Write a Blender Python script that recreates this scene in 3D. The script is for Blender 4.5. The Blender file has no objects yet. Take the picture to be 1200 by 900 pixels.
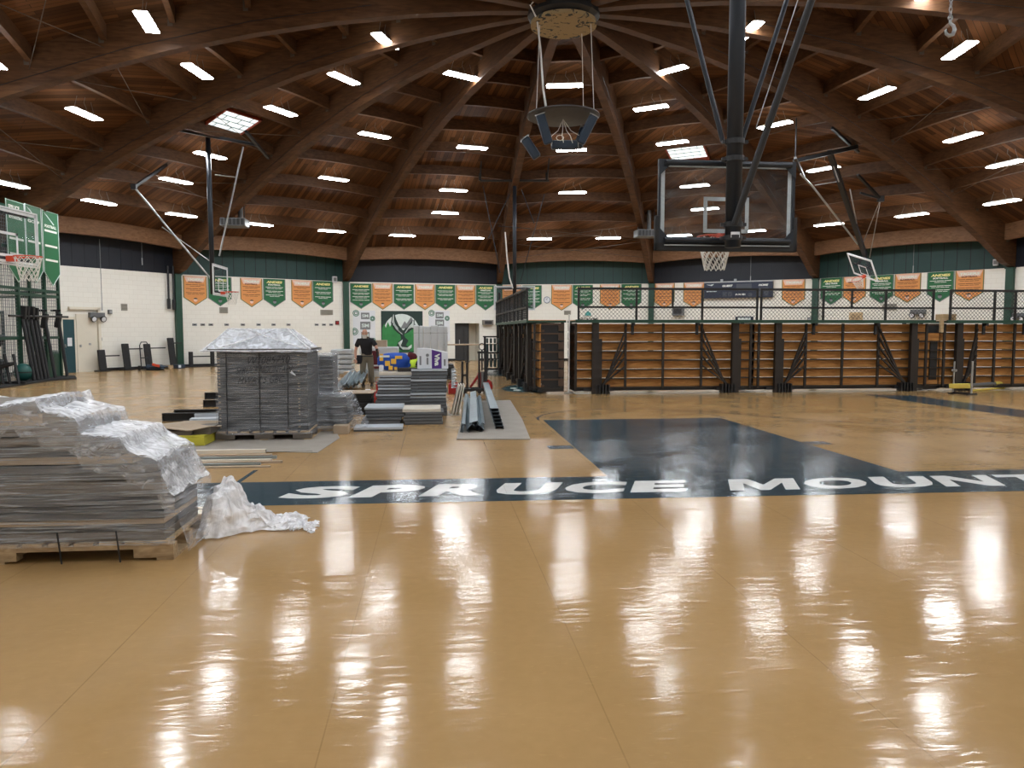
import bpy, bmesh, math, random
from math import sin, cos, tan, pi, radians, hypot, atan2, sqrt, degrees
from mathutils import Vector, Matrix, noise
random.seed(7)
S = bpy.context.scene
COL = S.collection
# ---------------------------------------------------------------- camera, world, exposure
CAM_F, CAM_PITCH, CAM_H = 876.4, 0.0719, 1.68
cd = bpy.data.cameras.new('camera'); cam = bpy.data.objects.new('camera', cd); COL.objects.link(cam)
cam.location = (0, 0, CAM_H); cam.rotation_euler = (pi/2 - CAM_PITCH, 0, 0)
cd.sensor_fit = 'HORIZONTAL'; cd.sensor_width = 36; cd.lens = 36*CAM_F/1200; cd.clip_start = .05; cd.clip_end = 200
S.camera = cam
w = bpy.data.worlds.new('world'); S.world = w; w.use_nodes = True
w.node_tree.nodes['Background'].inputs[0].default_value = (.75, .85, 1, 1)
w.node_tree.nodes['Background'].inputs[1].default_value = .6
S.view_settings.view_transform = 'Standard'; S.view_settings.look = 'None'
S.view_settings.gamma = 1; S.view_settings.use_curve_mapping = False
S.view_settings.exposure = -.2
LAMP = 62.0          # radiance of the LED strip lights
DAY = 1.15            # radiance of the roof lights
# ---------------------------------------------------------------- frames of reference
CX, CY, R, PH, ZT, YAW = 1.367, 20.44, 21.39, -.0976, 4.2, .104
CY_, SY_ = cos(YAW), sin(YAW)
def W(u, v, z=0): return Vector((u*CY_ - v*SY_, u*SY_ + v*CY_, z))
def cu(P): return (P[0]*CY_ + P[1]*SY_, -P[0]*SY_ + P[1]*CY_)
def ray(x, y):
    X = (x-600)/CAM_F; Y = (450-y)/CAM_F; c, s = cos(CAM_PITCH), sin(CAM_PITCH)
    return Vector((X, c+Y*s, -s+Y*c))
def fl(x, y, z=0):
    d = ray(x, y); t = (z-CAM_H)/d.z; return Vector((d.x*t, d.y*t, z))
def dep(x, y, Y):
    d = ray(x, y); t = Y/d.y; return Vector((d.x*t, Y, CAM_H+d.z*t))
def onv(x, y, v):            # the point at court distance v
    d = ray(x, y); dv = -d.x*SY_+d.y*CY_; t = v/dv; return Vector((d.x*t, d.y*t, CAM_H+d.z*t))
BAY = 2*pi/16
def ang(i): return PH + i*BAY
def pol(r, a, z=0): return Vector((CX+r*sin(a), CY+r*cos(a), z))
def post(i): return pol(R, ang(i))
def rib_z(r): return 10.02 - .0132*r*r
def deck_z(r): return 11.02 - .0132*r*r + max(0, r-17)*.12
def onwall(i, x, y, off=0.0):   # point on the wall of bay i..i+1
    A, B = post(i), post(i+1); d = ray(x, y); n = Vector((B.y-A.y, -(B.x-A.x), 0)).normalized()
    t = (n.dot(A)-n.x*0)/(n.x*d.x+n.y*d.y)
    P = Vector((d.x*t, d.y*t, CAM_H+d.z*t))
    s = 1 if n.dot(Vector((CX, CY, 0))-A) > 0 else -1
    return P + n*s*off
def wall_rz(i):                 # rotation whose local -y looks into the hall
    A, B = post(i), post(i+1); d = B-A; return atan2(d.y, d.x)
# ---------------------------------------------------------------- materials
def new_mat(name):
    m = bpy.data.materials.new(name); m.use_nodes = True; nt = m.node_tree
    return m, nt, nt.nodes['Principled BSDF']
def mat(name, col, rough=.6, metal=0, var=.12, scale=6, bump=.0, bscale=40, spec=.5, stretch=None, coat=0):
    m, nt, b = new_mat(name); N = nt.nodes; L = nt.links
    tc = N.new('ShaderNodeTexCoord'); src = tc.outputs['Object']
    if stretch:
        mp = N.new('ShaderNodeMapping'); mp.inputs['Scale'].default_value = stretch; L.new(src, mp.inputs[0]); src = mp.outputs[0]
    nz = N.new('ShaderNodeTexNoise'); nz.inputs['Scale'].default_value = scale; nz.inputs['Detail'].default_value = 4; L.new(src, nz.inputs['Vector'])
    mx = N.new('ShaderNodeMix'); mx.data_type = 'RGBA'
    mx.inputs[6].default_value = (*[c*(1-var) for c in col], 1); mx.inputs[7].default_value = (*[min(1, c*(1+var)) for c in col], 1)
    L.new(nz.outputs['Fac'], mx.inputs[0]); L.new(mx.outputs[2], b.inputs['Base Color'])
    b.inputs['Roughness'].default_value = rough; b.inputs['Metallic'].default_value = metal
    b.inputs['Specular IOR Level'].default_value = spec; b.inputs['Coat Weight'].default_value = coat
    if bump:
        n2 = N.new('ShaderNodeTexNoise'); n2.inputs['Scale'].default_value = bscale; L.new(src, n2.inputs['Vector'])
        bp = N.new('ShaderNodeBump'); bp.inputs['Strength'].default_value = bump; bp.inputs['Distance'].default_value = .02
        L.new(n2.outputs['Fac'], bp.inputs['Height']); L.new(bp.outputs[0], b.inputs['Normal'])
    return m
def emit(name, col, st):
    m, nt, b = new_mat(name); b.inputs['Base Color'].default_value = (*col, 1)
    b.inputs['Emission Color'].default_value = (*col, 1); b.inputs['Emission Strength'].default_value = st; return m
def film(name, lo, hi, col=(.86, .9, .97), sc=5, bump=.9, stretch=(1, 1, 1), top=False):
    m, nt, b = new_mat(name); N = nt.nodes; L = nt.links
    tc = N.new('ShaderNodeTexCoord'); mp = N.new('ShaderNodeMapping'); mp.inputs['Scale'].default_value = stretch; L.new(tc.outputs['Object'], mp.inputs[0])
    nz = N.new('ShaderNodeTexNoise'); nz.inputs['Scale'].default_value = sc; nz.inputs['Detail'].default_value = 8; nz.inputs['Distortion'].default_value = 1.2; L.new(mp.outputs[0], nz.inputs['Vector'])
    rg = N.new('ShaderNodeMapRange'); rg.inputs[1].default_value = .35; rg.inputs[2].default_value = .68; rg.inputs[3].default_value = lo; rg.inputs[4].default_value = hi; L.new(nz.outputs['Fac'], rg.inputs[0])
    bp = N.new('ShaderNodeBump'); bp.inputs['Strength'].default_value = bump; bp.inputs['Distance'].default_value = .03; L.new(nz.outputs['Fac'], bp.inputs['Height']); L.new(bp.outputs[0], b.inputs['Normal'])
    b.inputs['Base Color'].default_value = (*col, 1); b.inputs['Roughness'].default_value = .16; b.inputs['Specular IOR Level'].default_value = .8
    tr = N.new('ShaderNodeBsdfTransparent'); ms = N.new('ShaderNodeMixShader')
    fac = rg.outputs[0]
    if top:      # layers of film lie thickest where it rests on top
        ge = N.new('ShaderNodeNewGeometry'); sx = N.new('ShaderNodeSeparateXYZ'); L.new(ge.outputs['True Normal'], sx.inputs[0])
        ab = N.new('ShaderNodeMath'); ab.operation = 'ABSOLUTE'; L.new(sx.outputs[2], ab.inputs[0])
        r2 = N.new('ShaderNodeMapRange'); r2.inputs[1].default_value = .15; r2.inputs[2].default_value = .7; r2.inputs[3].default_value = .30; r2.inputs[4].default_value = 1; L.new(ab.outputs[0], r2.inputs[0])
        ml = N.new('ShaderNodeMath'); ml.operation = 'MULTIPLY'; L.new(fac, ml.inputs[0]); L.new(r2.outputs[0], ml.inputs[1]); fac = ml.outputs[0]
    L.new(fac, ms.inputs[0]); L.new(tr.outputs[0], ms.inputs[1]); L.new(b.outputs[0], ms.inputs[2])
    L.new(ms.outputs[0], N['Material Output'].inputs[0]); return m
def wood(name, c1, c2, rough=.5, sc=3, stretch=(1, 12, 12)):
    m, nt, b = new_mat(name); N = nt.nodes; L = nt.links
    tc = N.new('ShaderNodeTexCoord'); mp = N.new('ShaderNodeMapping'); mp.inputs['Scale'].default_value = stretch; L.new(tc.outputs['Object'], mp.inputs[0])
    nz = N.new('ShaderNodeTexNoise'); nz.inputs['Scale'].default_value = sc; nz.inputs['Detail'].default_value = 6; nz.inputs['Distortion'].default_value = .8; L.new(mp.outputs[0], nz.inputs['Vector'])
    cr = N.new('ShaderNodeValToRGB'); cr.color_ramp.elements[0].position = .32; cr.color_ramp.elements[1].position = .7
    cr.color_ramp.elements[0].color = (*c1, 1); cr.color_ramp.elements[1].color = (*c2, 1)
    L.new(nz.outputs['Fac'], cr.inputs[0]); L.new(cr.outputs[0], b.inputs['Base Color']); b.inputs['Roughness'].default_value = rough; b.inputs['Specular IOR Level'].default_value = .2
    bp = N.new('ShaderNodeBump'); bp.inputs['Strength'].default_value = .15; bp.inputs['Distance'].default_value = .01; L.new(nz.outputs['Fac'], bp.inputs['Height']); L.new(bp.outputs[0], b.inputs['Normal'])
    return m
def planks(name, c1, c2, cm, width, length, rot=0, rough=.6, gap=.04, bumpd=.006):
    """board cladding from the mesh's own UVs, which are metres"""
    m, nt, b = new_mat(name); N = nt.nodes; L = nt.links
    uv = N.new('ShaderNodeUVMap'); mp = N.new('ShaderNodeMapping'); mp.inputs['Rotation'].default_value = (0, 0, rot); L.new(uv.outputs[0], mp.inputs[0])
    br = N.new('ShaderNodeTexBrick'); L.new(mp.outputs[0], br.inputs['Vector'])
    br.inputs['Color1'].default_value = (*c1, 1); br.inputs['Color2'].default_value = (*c2, 1); br.inputs['Mortar'].default_value = (*cm, 1)
    br.inputs['Scale'].default_value = 1; br.inputs['Mortar Size'].default_value = width*gap; br.inputs['Mortar Smooth'].default_value = .2
    br.inputs['Brick Width'].default_value = length; br.inputs['Row Height'].default_value = width; br.inputs['Bias'].default_value = 0
    nz = N.new('ShaderNodeTexNoise'); nz.inputs['Scale'].default_value = 1.1; nz.inputs['Detail'].default_value = 6; L.new(mp.outputs[0], nz.inputs['Vector'])
    hs = N.new('ShaderNodeHueSaturation'); L.new(br.outputs['Color'], hs.inputs['Color'])
    rg = N.new('ShaderNodeMapRange'); rg.inputs[3].default_value = .7; rg.inputs[4].default_value = 1.3; L.new(nz.outputs['Fac'], rg.inputs[0]); L.new(rg.outputs[0], hs.inputs['Value'])
    L.new(hs.outputs[0], b.inputs['Base Color']); b.inputs['Roughness'].default_value = rough; b.inputs['Specular IOR Level'].default_value = .12
    bp = N.new('ShaderNodeBump'); bp.inputs['Strength'].default_value = .5; bp.inputs['Distance'].default_value = bumpd; bp.invert = True; L.new(br.outputs['Fac'], bp.inputs['Height']); L.new(bp.outputs[0], b.inputs['Normal'])
    return m
def floor_mat(name, col, seams=True, fleck=.3):
    """glossy sheet floor: long gentle ripples, scuffs, sheet joints; world positions so paint and floor share one surface"""
    m, nt, b = new_mat(name); N = nt.nodes; L = nt.links
    ge = N.new('ShaderNodeNewGeometry'); mp = N.new('ShaderNodeMapping'); mp.vector_type = 'POINT'; mp.inputs['Rotation'].default_value = (0, 0, -YAW); L.new(ge.outputs['Position'], mp.inputs[0])
    P = mp.outputs[0]
    def nz(sc, det, stretch=(1, 1, 1), dist=0):
        q = N.new('ShaderNodeMapping'); q.inputs['Scale'].default_value = stretch; L.new(P, q.inputs[0])
        n = N.new('ShaderNodeTexNoise'); n.inputs['Scale'].default_value = sc; n.inputs['Detail'].default_value = det; n.inputs['Distortion'].default_value = dist; L.new(q.outputs[0], n.inputs['Vector']); return n.outputs['Fac']
    def mth(op, a, bb):
        n = N.new('ShaderNodeMath'); n.operation = op
        for k, v in ((0, a), (1, bb)):
            if isinstance(v, (int, float)): n.inputs[k].default_value = v
            else: L.new(v, n.inputs[k])
        return n.outputs[0]
    def rng(v, a, bb, c, d):
        n = N.new('ShaderNodeMapRange'); n.inputs[1].default_value = a; n.inputs[2].default_value = bb; n.inputs[3].default_value = c; n.inputs[4].default_value = d; L.new(v, n.inputs[0]); return n.outputs[0]
    blot = nz(.9, 5); fine = nz(14, 5); scr = nz(9, 6, (1.0, 4.0, 1), 1.5)
    val = mth('ADD', rng(blot, .3, .7, .93, 1.05), rng(scr, .62, .72, 0, fleck*.35))
    val = mth('ADD', val, rng(fine, .3, .7, -.03, .03))
    rip = mth('ADD', mth('MULTIPLY', nz(1.5, 2, (.8, 1.7, 1), .4), .42), mth('MULTIPLY', nz(5.0, 4, (.5, 2.0, 1), .8), .33))
    rip = mth('ADD', rip, mth('MULTIPLY', scr, .02))
    sx = N.new('ShaderNodeSeparateXYZ'); L.new(P, sx.inputs[0])
    court = rng(sx.outputs[1], 8.2, 9.2, 0, .10); rgh = N.new('ShaderNodeMath'); rgh.operation = 'ADD'
    val = mth('ADD', val, mth('MULTIPLY', rng(nz(26, 4, (1.0, 2.5, 1), 2), .52, .68, 0, fleck), mth('MULTIPLY', court, 10*.45)))
    seam = None
    if seams:
        fr = mth('FRACT', mth('DIVIDE', mth('ADD', sx.outputs[0], 13.12), 1.205), 0)
        dd = mth('ABSOLUTE', mth('SUBTRACT', fr, .5), 0)
        seam = rng(dd, .0, .0045, 1, 0)
        val = mth('SUBTRACT', val, mth('MULTIPLY', seam, rng(blot, .3, .7, .10, .42)))
        
    hs = N.new('ShaderNodeHueSaturation'); hs.inputs['Color'].default_value = (*col, 1); L.new(val, hs.inputs['Value'])
    L.new(hs.outputs[0], b.inputs['Base Color'])
    L.new(rng(mth('ADD', blot, mth('MULTIPLY', fine, .3)), .4, .9, FLOOR_R0, FLOOR_R1), rgh.inputs[0]); L.new(court, rgh.inputs[1]); L.new(rgh.outputs[0], b.inputs['Roughness'])
    bp = N.new('ShaderNodeBump'); bp.inputs['Strength'].default_value = 1; bp.inputs['Distance'].default_value = FLOOR_BUMP; L.new(rip, bp.inputs['Height']); L.new(bp.outputs[0], b.inputs['Normal'])
    b.inputs['Specular IOR Level'].default_value = .55
    return m
FLOOR_R0, FLOOR_R1, FLOOR_BUMP = .065, .16, .0058
M = {}
M['floor'] = floor_mat('tan_sheet_floor', (.405, .250, .106))
M['paint_blue'] = floor_mat('blue_floor_paint', (.030, .058, .075), fleck=.8)
M['paint_white'] = floor_mat('white_floor_paint', (.80, .80, .78), seams=True, fleck=.1)
M['paint_teal'] = floor_mat('teal_floor_paint', (.02, .10, .12), seams=False)
M['deck_a'] = planks('roof_boards_radial', (.150, .066, .028), (.052, .022, .009), (.012, .005, .0025), .17, 3.2, rot=pi/2)
M['deck_b'] = planks('roof_boards_diagonal', (.150, .066, .028), (.052, .022, .009), (.012, .005, .0025), .17, 3.2, rot=radians(38))
M['deck_c'] = planks('roof_boards_diagonal_left', (.150, .066, .028), (.052, .022, .009), (.012, .005, .0025), .17, 3.2, rot=radians(-38))
M['rib'] = wood('glulam_timber', (.058, .026, .0115), (.120, .055, .024), .5, 2.2, (1, 1, 7))
M['purlin'] = wood('purlin_timber', (.060, .027, .012), (.115, .053, .023), .55, 2.5, (2, 2, 7))
M['wall'] = None
M['black'] = mat('black_paint', (.012, .012, .014), .45)
M['dark_steel'] = mat('dark_blue_grey_steel', (.018, .022, .030), .4, .3)
M['black_rubber'] = mat('black_rubber', (.016, .016, .017), .75)
M['steel'] = mat('plain_steel', (.42, .43, .44), .35, .9)
M['galv'] = mat('galvanised_steel', (.33, .40, .44), .38, .7, .25, 3)
M['white_metal'] = mat('white_enamel', (.78, .78, .76), .4)
M['white_frame'] = mat('white_board_frame', (.72, .74, .76), .45)
M['green'] = mat('green_enamel', (.012, .055, .035), .45)
M['green_panel'] = mat('dark_green_panel', (.018, .055, .052), .6, 0, .1, 3)
M['navy_panel'] = mat('near_black_blue_panel', (.010, .013, .022), .6, 0, .1, 3)
M['cream'] = mat('cream_paint', (.74, .69, .58), .6, 0, .04)
M['rim'] = mat('orange_red_enamel', (.62, .07, .025), .4)
M['net'] = mat('white_cord', (.75, .73, .69), .8)
M['ban_green'] = mat('green_banner_vinyl', (.012, .125, .045), .55, 0, .08, 2)
M['ban_orange'] = mat('orange_banner_vinyl', (.70, .29, .085), .55, 0, .08, 2)
M['ban_pale'] = mat('pale_pink_banner_print', (.80, .55, .44), .55, 0, .2, 9)
M['ink_white'] = mat('white_ink', (.80, .82, .76), .6)
M['ink_yellow'] = mat('pale_yellow_ink', (.85, .80, .30), .6)
M['ink_brown'] = mat('dark_brown_ink', (.12, .035, .01), .6)
M['ink_black'] = mat('black_ink', (.02, .02, .022), .6)
M['ink_grey'] = mat('grey_ink', (.20, .21, .22), .6)
M['ink_green'] = mat('green_ink', (.02, .16, .08), .6)
M['lamp'] = emit('led_lens', (.94, .975, 1), LAMP)
M['day'] = emit('skylight_pane', (.86, .97, 1), DAY)
M['riser'] = wood('varnished_fir', (.42, .18, .053), (.70, .35, .115), .42, 2.0, (1.2, 4, 9))
M['brown_steel'] = mat('brown_black_steel', (.022, .016, .013), .5)
M['pallet_wood'] = wood('pallet_softwood', (.30, .20, .11), (.55, .41, .25), .75, 3, (2, 8, 8))
M['cardboard'] = mat('brown_cardboard', (.42, .33, .24), .8, 0, .15, 4)
M['kraft_dark'] = mat('worn_floor_card', (.30, .27, .235), .8, 0, .2, 3)
M['panel_grey'] = mat('grey_shelf_panel', (.150, .165, .185), .4, .2, .15, 5)
M['panel_pale'] = mat('pale_blue_grey_panel', (.50, .55, .61), .35, .1, .06)
M['panel_cream'] = mat('cream_shelf_panel', (.72, .67, .58), .4, 0, .05)
M['stack_grey'] = mat('stacked_grey_sheet', (.075, .078, .084), .45, .2, .35, 3, stretch=(1, 1, 18))
M['stack_brown'] = mat('stacked_brown_grey_sheet', (.115, .096, .078), .6, 0, .5, 2.5, stretch=(1, 3, 14))
M['film'] = film('stretch_film', .02, .42, sc=3, stretch=(.5, 1.0, 14))
M['film_hip'] = film('draped_film', .45, .95, sc=5, stretch=(2, 2, 2))
M['film_thin'] = film('thin_stretch_film', .01, .24, sc=3, stretch=(1, 1, 8))
M['film_dense'] = film('layered_stretch_film', .45, .98, col=(.93, .95, 1.0), sc=9, bump=.7, stretch=(1.0, 2.4, 2.4), top=True)
M['film_heap'] = film('crumpled_film', .50, .95, col=(.95, .96, 1.0), sc=7, bump=.5)
M['yellow_plastic'] = mat('yellow_plastic', (.55, .50, .045), .5, 0, .15)
M['yellow'] = mat('yellow_paint', (.75, .60, .12), .5)
M['red'] = mat('red_enamel', (.30, .014, .012), .35)
M['maroon'] = mat('maroon_cloth', (.085, .008, .012), .9)
M['neon'] = mat('neon_yellow_cloth', (.62, .85, .05), .7)
M['blue_cloth'] = mat('blue_cloth', (.012, .075, .42), .75)
M['amber_cloth'] = mat('amber_cloth', (.80, .47, .06), .75)
M['purple'] = mat('purple_print', (.085, .022, .22), .5)
M['white_card'] = mat('white_carton', (.72, .74, .78), .6, 0, .04)
M['bubble'] = mat('white_foil_wrap', (.66, .69, .72), .3, .25, .08, 4, .25, 25)
M['silver_wrap'] = mat('silver_wrapped_sheet', (.48, .51, .54), .3, .4, .3, 3, .3, 9, stretch=(1, 1, 8))
M['skin'] = mat('skin', (.56, .30, .21), .5, 0, .05)
M['hair'] = mat('grey_hair', (.60, .58, .55), .8)
M['navy_cloth'] = mat('black_polo_cloth', (.010, .010, .014), .85)
M['khaki'] = mat('olive_khaki_cloth', (.150, .130, .095), .85)
M['grey_plate'] = mat('grey_speaker_plate', (.06, .06, .065), .55, .2, .2)
M['horn_blue'] = mat('blue_black_speaker', (.014, .030, .055), .45)
M['plywood'] = wood('plywood', (.50, .36, .20), (.66, .51, .31), .65, 2, (1, 6, 6))
M['white_paint'] = mat('white_target_paint', (.78, .80, .82), .5)
M['teal_steel'] = mat('dark_teal_steel', (.02, .055, .06), .4, .2)
M['door_teal'] = mat('teal_door_paint', (.012, .06, .075), .45)
M['score_navy'] = mat('navy_scoreboard_face', (.014, .022, .05), .4)
M['window_grey'] = mat('grey_score_window', (.06, .07, .09), .3)
M['mural_green'] = mat('leaf_green_print', (.03, .22, .06), .6, 0, .3, 5)
M['mural_dark'] = mat('forest_black_print', (.012, .035, .03), .6)
M['mural_pale'] = mat('pale_grey_print', (.66, .74, .72), .6)
M['duct'] = mat('grey_heater_casing', (.16, .165, .17), .5, .4)
M['frame_red'] = mat('red_brown_curb', (.30, .055, .03), .6)
m, nt, b = new_mat('backboard_glass'); tr = nt.nodes.new('ShaderNodeBsdfTransparent'); tr.inputs[0].default_value = (.90, .92, .93, 1); ms = nt.nodes.new('ShaderNodeMixShader')
b.inputs['Base Color'].default_value = (.35, .38, .40, 1); b.inputs['Roughness'].default_value = .05
ly = nt.nodes.new('ShaderNodeTexNoise'); ly.inputs['Scale'].default_value = 9; ly.inputs['Detail'].default_value = 5
rg = nt.nodes.new('ShaderNodeMapRange'); rg.inputs[1].default_value = .5; rg.inputs[2].default_value = .85; rg.inputs[3].default_value = .03; rg.inputs[4].default_value = .22
nt.links.new(ly.outputs[0], rg.inputs[0]); nt.links.new(rg.outputs[0], ms.inputs[0])
nt.links.new(tr.outputs[0], ms.inputs[1]); nt.links.new(b.outputs[0], ms.inputs[2]); nt.links.new(ms.outputs[0], nt.nodes['Material Output'].inputs[0]); M['glass'] = m
m, nt, b = new_mat('cream_block_wall'); N = nt.nodes; L = nt.links     # painted block courses
uv = N.new('ShaderNodeUVMap'); br = N.new('ShaderNodeTexBrick'); L.new(uv.outputs[0], br.inputs['Vector'])
br.inputs['Scale'].default_value = 1; br.inputs['Brick Width'].default_value = .4; br.inputs['Row Height'].default_value = .2; br.inputs['Mortar Size'].default_value = .007
br.inputs['Color1'].default_value = (.80, .78, .715, 1); br.inputs['Color2'].default_value = (.82, .80, .735, 1); br.inputs['Mortar'].default_value = (.73, .70, .63, 1)
L.new(br.outputs['Color'], b.inputs['Base Color']); b.inputs['Roughness'].default_value = .55
bp = N.new('ShaderNodeBump'); bp.inputs['Strength'].default_value = .4; bp.inputs['Distance'].default_value = .006; bp.invert = True; L.new(br.outputs['Fac'], bp.inputs['Height']); L.new(bp.outputs[0], b.inputs['Normal'])
M['wall'] = m
# ---------------------------------------------------------------- mesh builder
class MB:
    def __init__(s, T=None): s.v = []; s.f = []; s.uv = {}; s.T = T
    def add(s, vs, fs):
        o = len(s.v); s.v += [Vector(p) for p in vs]; s.f += [tuple(i+o for i in f) for f in fs]; return s
    def box(s, c, d, rz=0, rx=0, ry=0, taper=1.0):
        c = Vector(c); h = [k/2 for k in d]; mtx = Matrix.Rotation(rz, 3, 'Z') @ Matrix.Rotation(ry, 3, 'Y') @ Matrix.Rotation(rx, 3, 'X')
        vs = [c + mtx @ Vector((x*h[0]*(taper if z > 0 else 1), y*h[1]*(taper if z > 0 else 1), z*h[2])) for z in (-1, 1) for x, y in ((-1, -1), (1, -1), (1, 1), (-1, 1))]
        return s.add(vs, [(3, 2, 1, 0), (4, 5, 6, 7), (0, 1, 5, 4), (1, 2, 6, 5), (2, 3, 7, 6), (3, 0, 4, 7)])
    def span(s, a, b): return s.box([(a[i]+b[i])/2 for i in range(3)], [abs(b[i]-a[i]) for i in range(3)])
    def bar(s, p, q, wd, ht=None, up=(0, 0, 1)):
        p, q = Vector(p), Vector(q); ht = ht or wd; d = (q-p).normalized(); u = Vector(up)
        if abs(d.dot(u)) > .98: u = Vector((0, 1, 0))
        x = d.cross(u).normalized(); y = x.cross(d).normalized()
        vs = [b + x*(i*wd/2) + y*(j*ht/2) for b in (p, q) for i, j in ((-1, -1), (1, -1), (1, 1), (-1, 1))]
        return s.add(vs, [(3, 2, 1, 0), (4, 5, 6, 7), (0, 1, 5, 4), (1, 2, 6, 5), (2, 3, 7, 6), (3, 0, 4, 7)])
    def tube(s, pts, r, n=8, closed=False):
        pts = [Vector(p) for p in pts]; k = len(pts); rs = r if isinstance(r, (list, tuple)) else [r]*k; vs = []; fs = []; prev = None
        for i, p in enumerate(pts):
            a = pts[(i-1) % k] if (closed or i > 0) else p; b = pts[(i+1) % k] if (closed or i < k-1) else p
            d = (b-a).normalized()
            if prev is None:
                u = Vector((0, 0, 1)) if abs(d.z) < .9 else Vector((1, 0, 0)); x = d.cross(u).normalized()
            else: x = (prev - d*prev.dot(d)).normalized()
            prev = x; y = d.cross(x)
            vs += [p + (x*cos(2*pi*j/n) + y*sin(2*pi*j/n))*rs[i] for j in range(n)]
        for i in range(k if closed else k-1):
            for j in range(n):
                a, b = i*n, ((i+1) % k)*n; fs.append((a+j, a+(j+1) % n, b+(j+1) % n, b+j))
        if not closed: fs += [tuple(range(n-1, -1, -1)), tuple((k-1)*n+j for j in range(n))]
        return s.add(vs, fs)
    def lathe(s, prof, c=(0, 0, 0), n=20, sx=1, sy=1):
        c = Vector(c); k = len(prof); vs = [c+Vector((r*cos(2*pi*j/n)*sx, r*sin(2*pi*j/n)*sy, z)) for r, z in prof for j in range(n)]
        fs = [(i*n+j, i*n+(j+1) % n, (i+1)*n+(j+1) % n, (i+1)*n+j) for i in range(k-1) for j in range(n)]
        fs += [tuple(range(n-1, -1, -1)), tuple((k-1)*n+j for j in range(n))]
        return s.add(vs, fs)
    def prism(s, pts, vec):
        n = len(pts); pts = [Vector(p) for p in pts]; vec = Vector(vec)
        return s.add(pts+[p+vec for p in pts], [tuple(range(n-1, -1, -1)), tuple(range(n, 2*n))]+[(i, (i+1) % n, (i+1) % n+n, i+n) for i in range(n)])
    def grid(s, fn, nu, nv):
        o = len(s.v); s.v += [Vector(fn(i/nu, j/nv)) for i in range(nu+1) for j in range(nv+1)]; m = nv+1
        s.f += [(o+i*m+j, o+(i+1)*m+j, o+(i+1)*m+j+1, o+i*m+j+1) for i in range(nu) for j in range(nv)]; return s
    def text(s, txt, o, xd, yd, wd, ht, lift=(0, 0, 0), shear=0, bold=.03):
        vs, fs = glyphs(txt, bold); o = Vector(o); xd = Vector(xd); yd = Vector(yd); lf = Vector(lift)
        return s.add([o + xd*(x*wd+shear*y*ht) + yd*(y*ht) + lf for x, y in vs], fs)
    def build(s, name, m, parent=None, smooth=False, bevel=0, kind=None, inworld=False):
        vs = s.v
        if s.T is not None: vs = [s.T @ p for p in vs]
        if inworld and parent is not None:
            inv = parent.matrix_basis.inverted(); vs = [inv @ p for p in vs]
        me = bpy.data.meshes.new(name); me.from_pydata([tuple(p) for p in vs], [], s.f); me.update()
        if m is not None: me.materials.append(M[m] if isinstance(m, str) else m)
        if smooth:
            me.polygons.foreach_set('use_smooth', [True]*len(me.polygons))
        o = bpy.data.objects.new(name, me); COL.objects.link(o)
        if parent is not None: o.parent = parent
        if bevel:
            bv = o.modifiers.new('bevel', 'BEVEL'); bv.width = bevel; bv.segments = 2; bv.limit_method = 'ANGLE'
        if kind: o['kind'] = kind
        return o
_gl = {}
def glyphs(txt, bold):
    k = (txt, bold)
    if k in _gl: return _gl[k]
    c = bpy.data.curves.new('t', 'FONT'); c.body = txt; c.offset = bold; c.resolution_u = 3; c.fill_mode = 'FRONT'
    o = bpy.data.objects.new('t', c); COL.objects.link(o); dg = bpy.context.evaluated_depsgraph_get(); dg.update()
    me = bpy.data.meshes.new_from_object(o.evaluated_get(dg)); vs = [(p.co.x, p.co.y) for p in me.vertices]; fs = [tuple(p.vertices) for p in me.polygons]
    COL.objects.unlink(o); bpy.data.objects.remove(o); bpy.data.meshes.remove(me); bpy.data.curves.remove(c)
    x0 = min(p[0] for p in vs); x1 = max(p[0] for p in vs); y0 = min(p[1] for p in vs); y1 = max(p[1] for p in vs)
    _gl[k] = ([((x-x0)/(x1-x0), (y-y0)/(y1-y0)) for x, y in vs], fs); return _gl[k]
def tag(o, label, cat, group=None):
    o['label'] = label; o['category'] = cat
    if group: o['group'] = group
    return o
def thing(name, label, cat, loc=(0, 0, 0), rz=0, group=None):
    o = bpy.data.objects.new(name, None); COL.objects.link(o); o.location = loc; o.rotation_euler = (0, 0, rz); o.empty_display_size = .2
    return tag(o, label, cat, group)
def copy_tree(o, parent=None):
    c = o.copy(); COL.objects.link(c)
    if parent is not None: c.parent = parent
    for ch in list(o.children): copy_tree(ch, c)
    return c
def struct(mb, name, m, parent=None, **k): return mb.build(name, m, parent, kind='structure', **k)
def uvs(o, fn):
    me = o.data; l = me.uv_layers.new(name='UVMap')
    for p in me.polygons:
        for li in p.loop_indices: l.data[li].uv = fn(me.vertices[me.loops[li].vertex_index].co, p)
ORD = ['first', 'second', 'third', 'fourth', 'fifth', 'sixth', 'seventh', 'eighth', 'ninth', 'tenth', 'eleventh', 'twelfth', 'thirteenth', 'fourteenth', 'fifteenth', 'sixteenth', 'seventeenth', 'eighteenth', 'nineteenth', 'twentieth']
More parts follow.
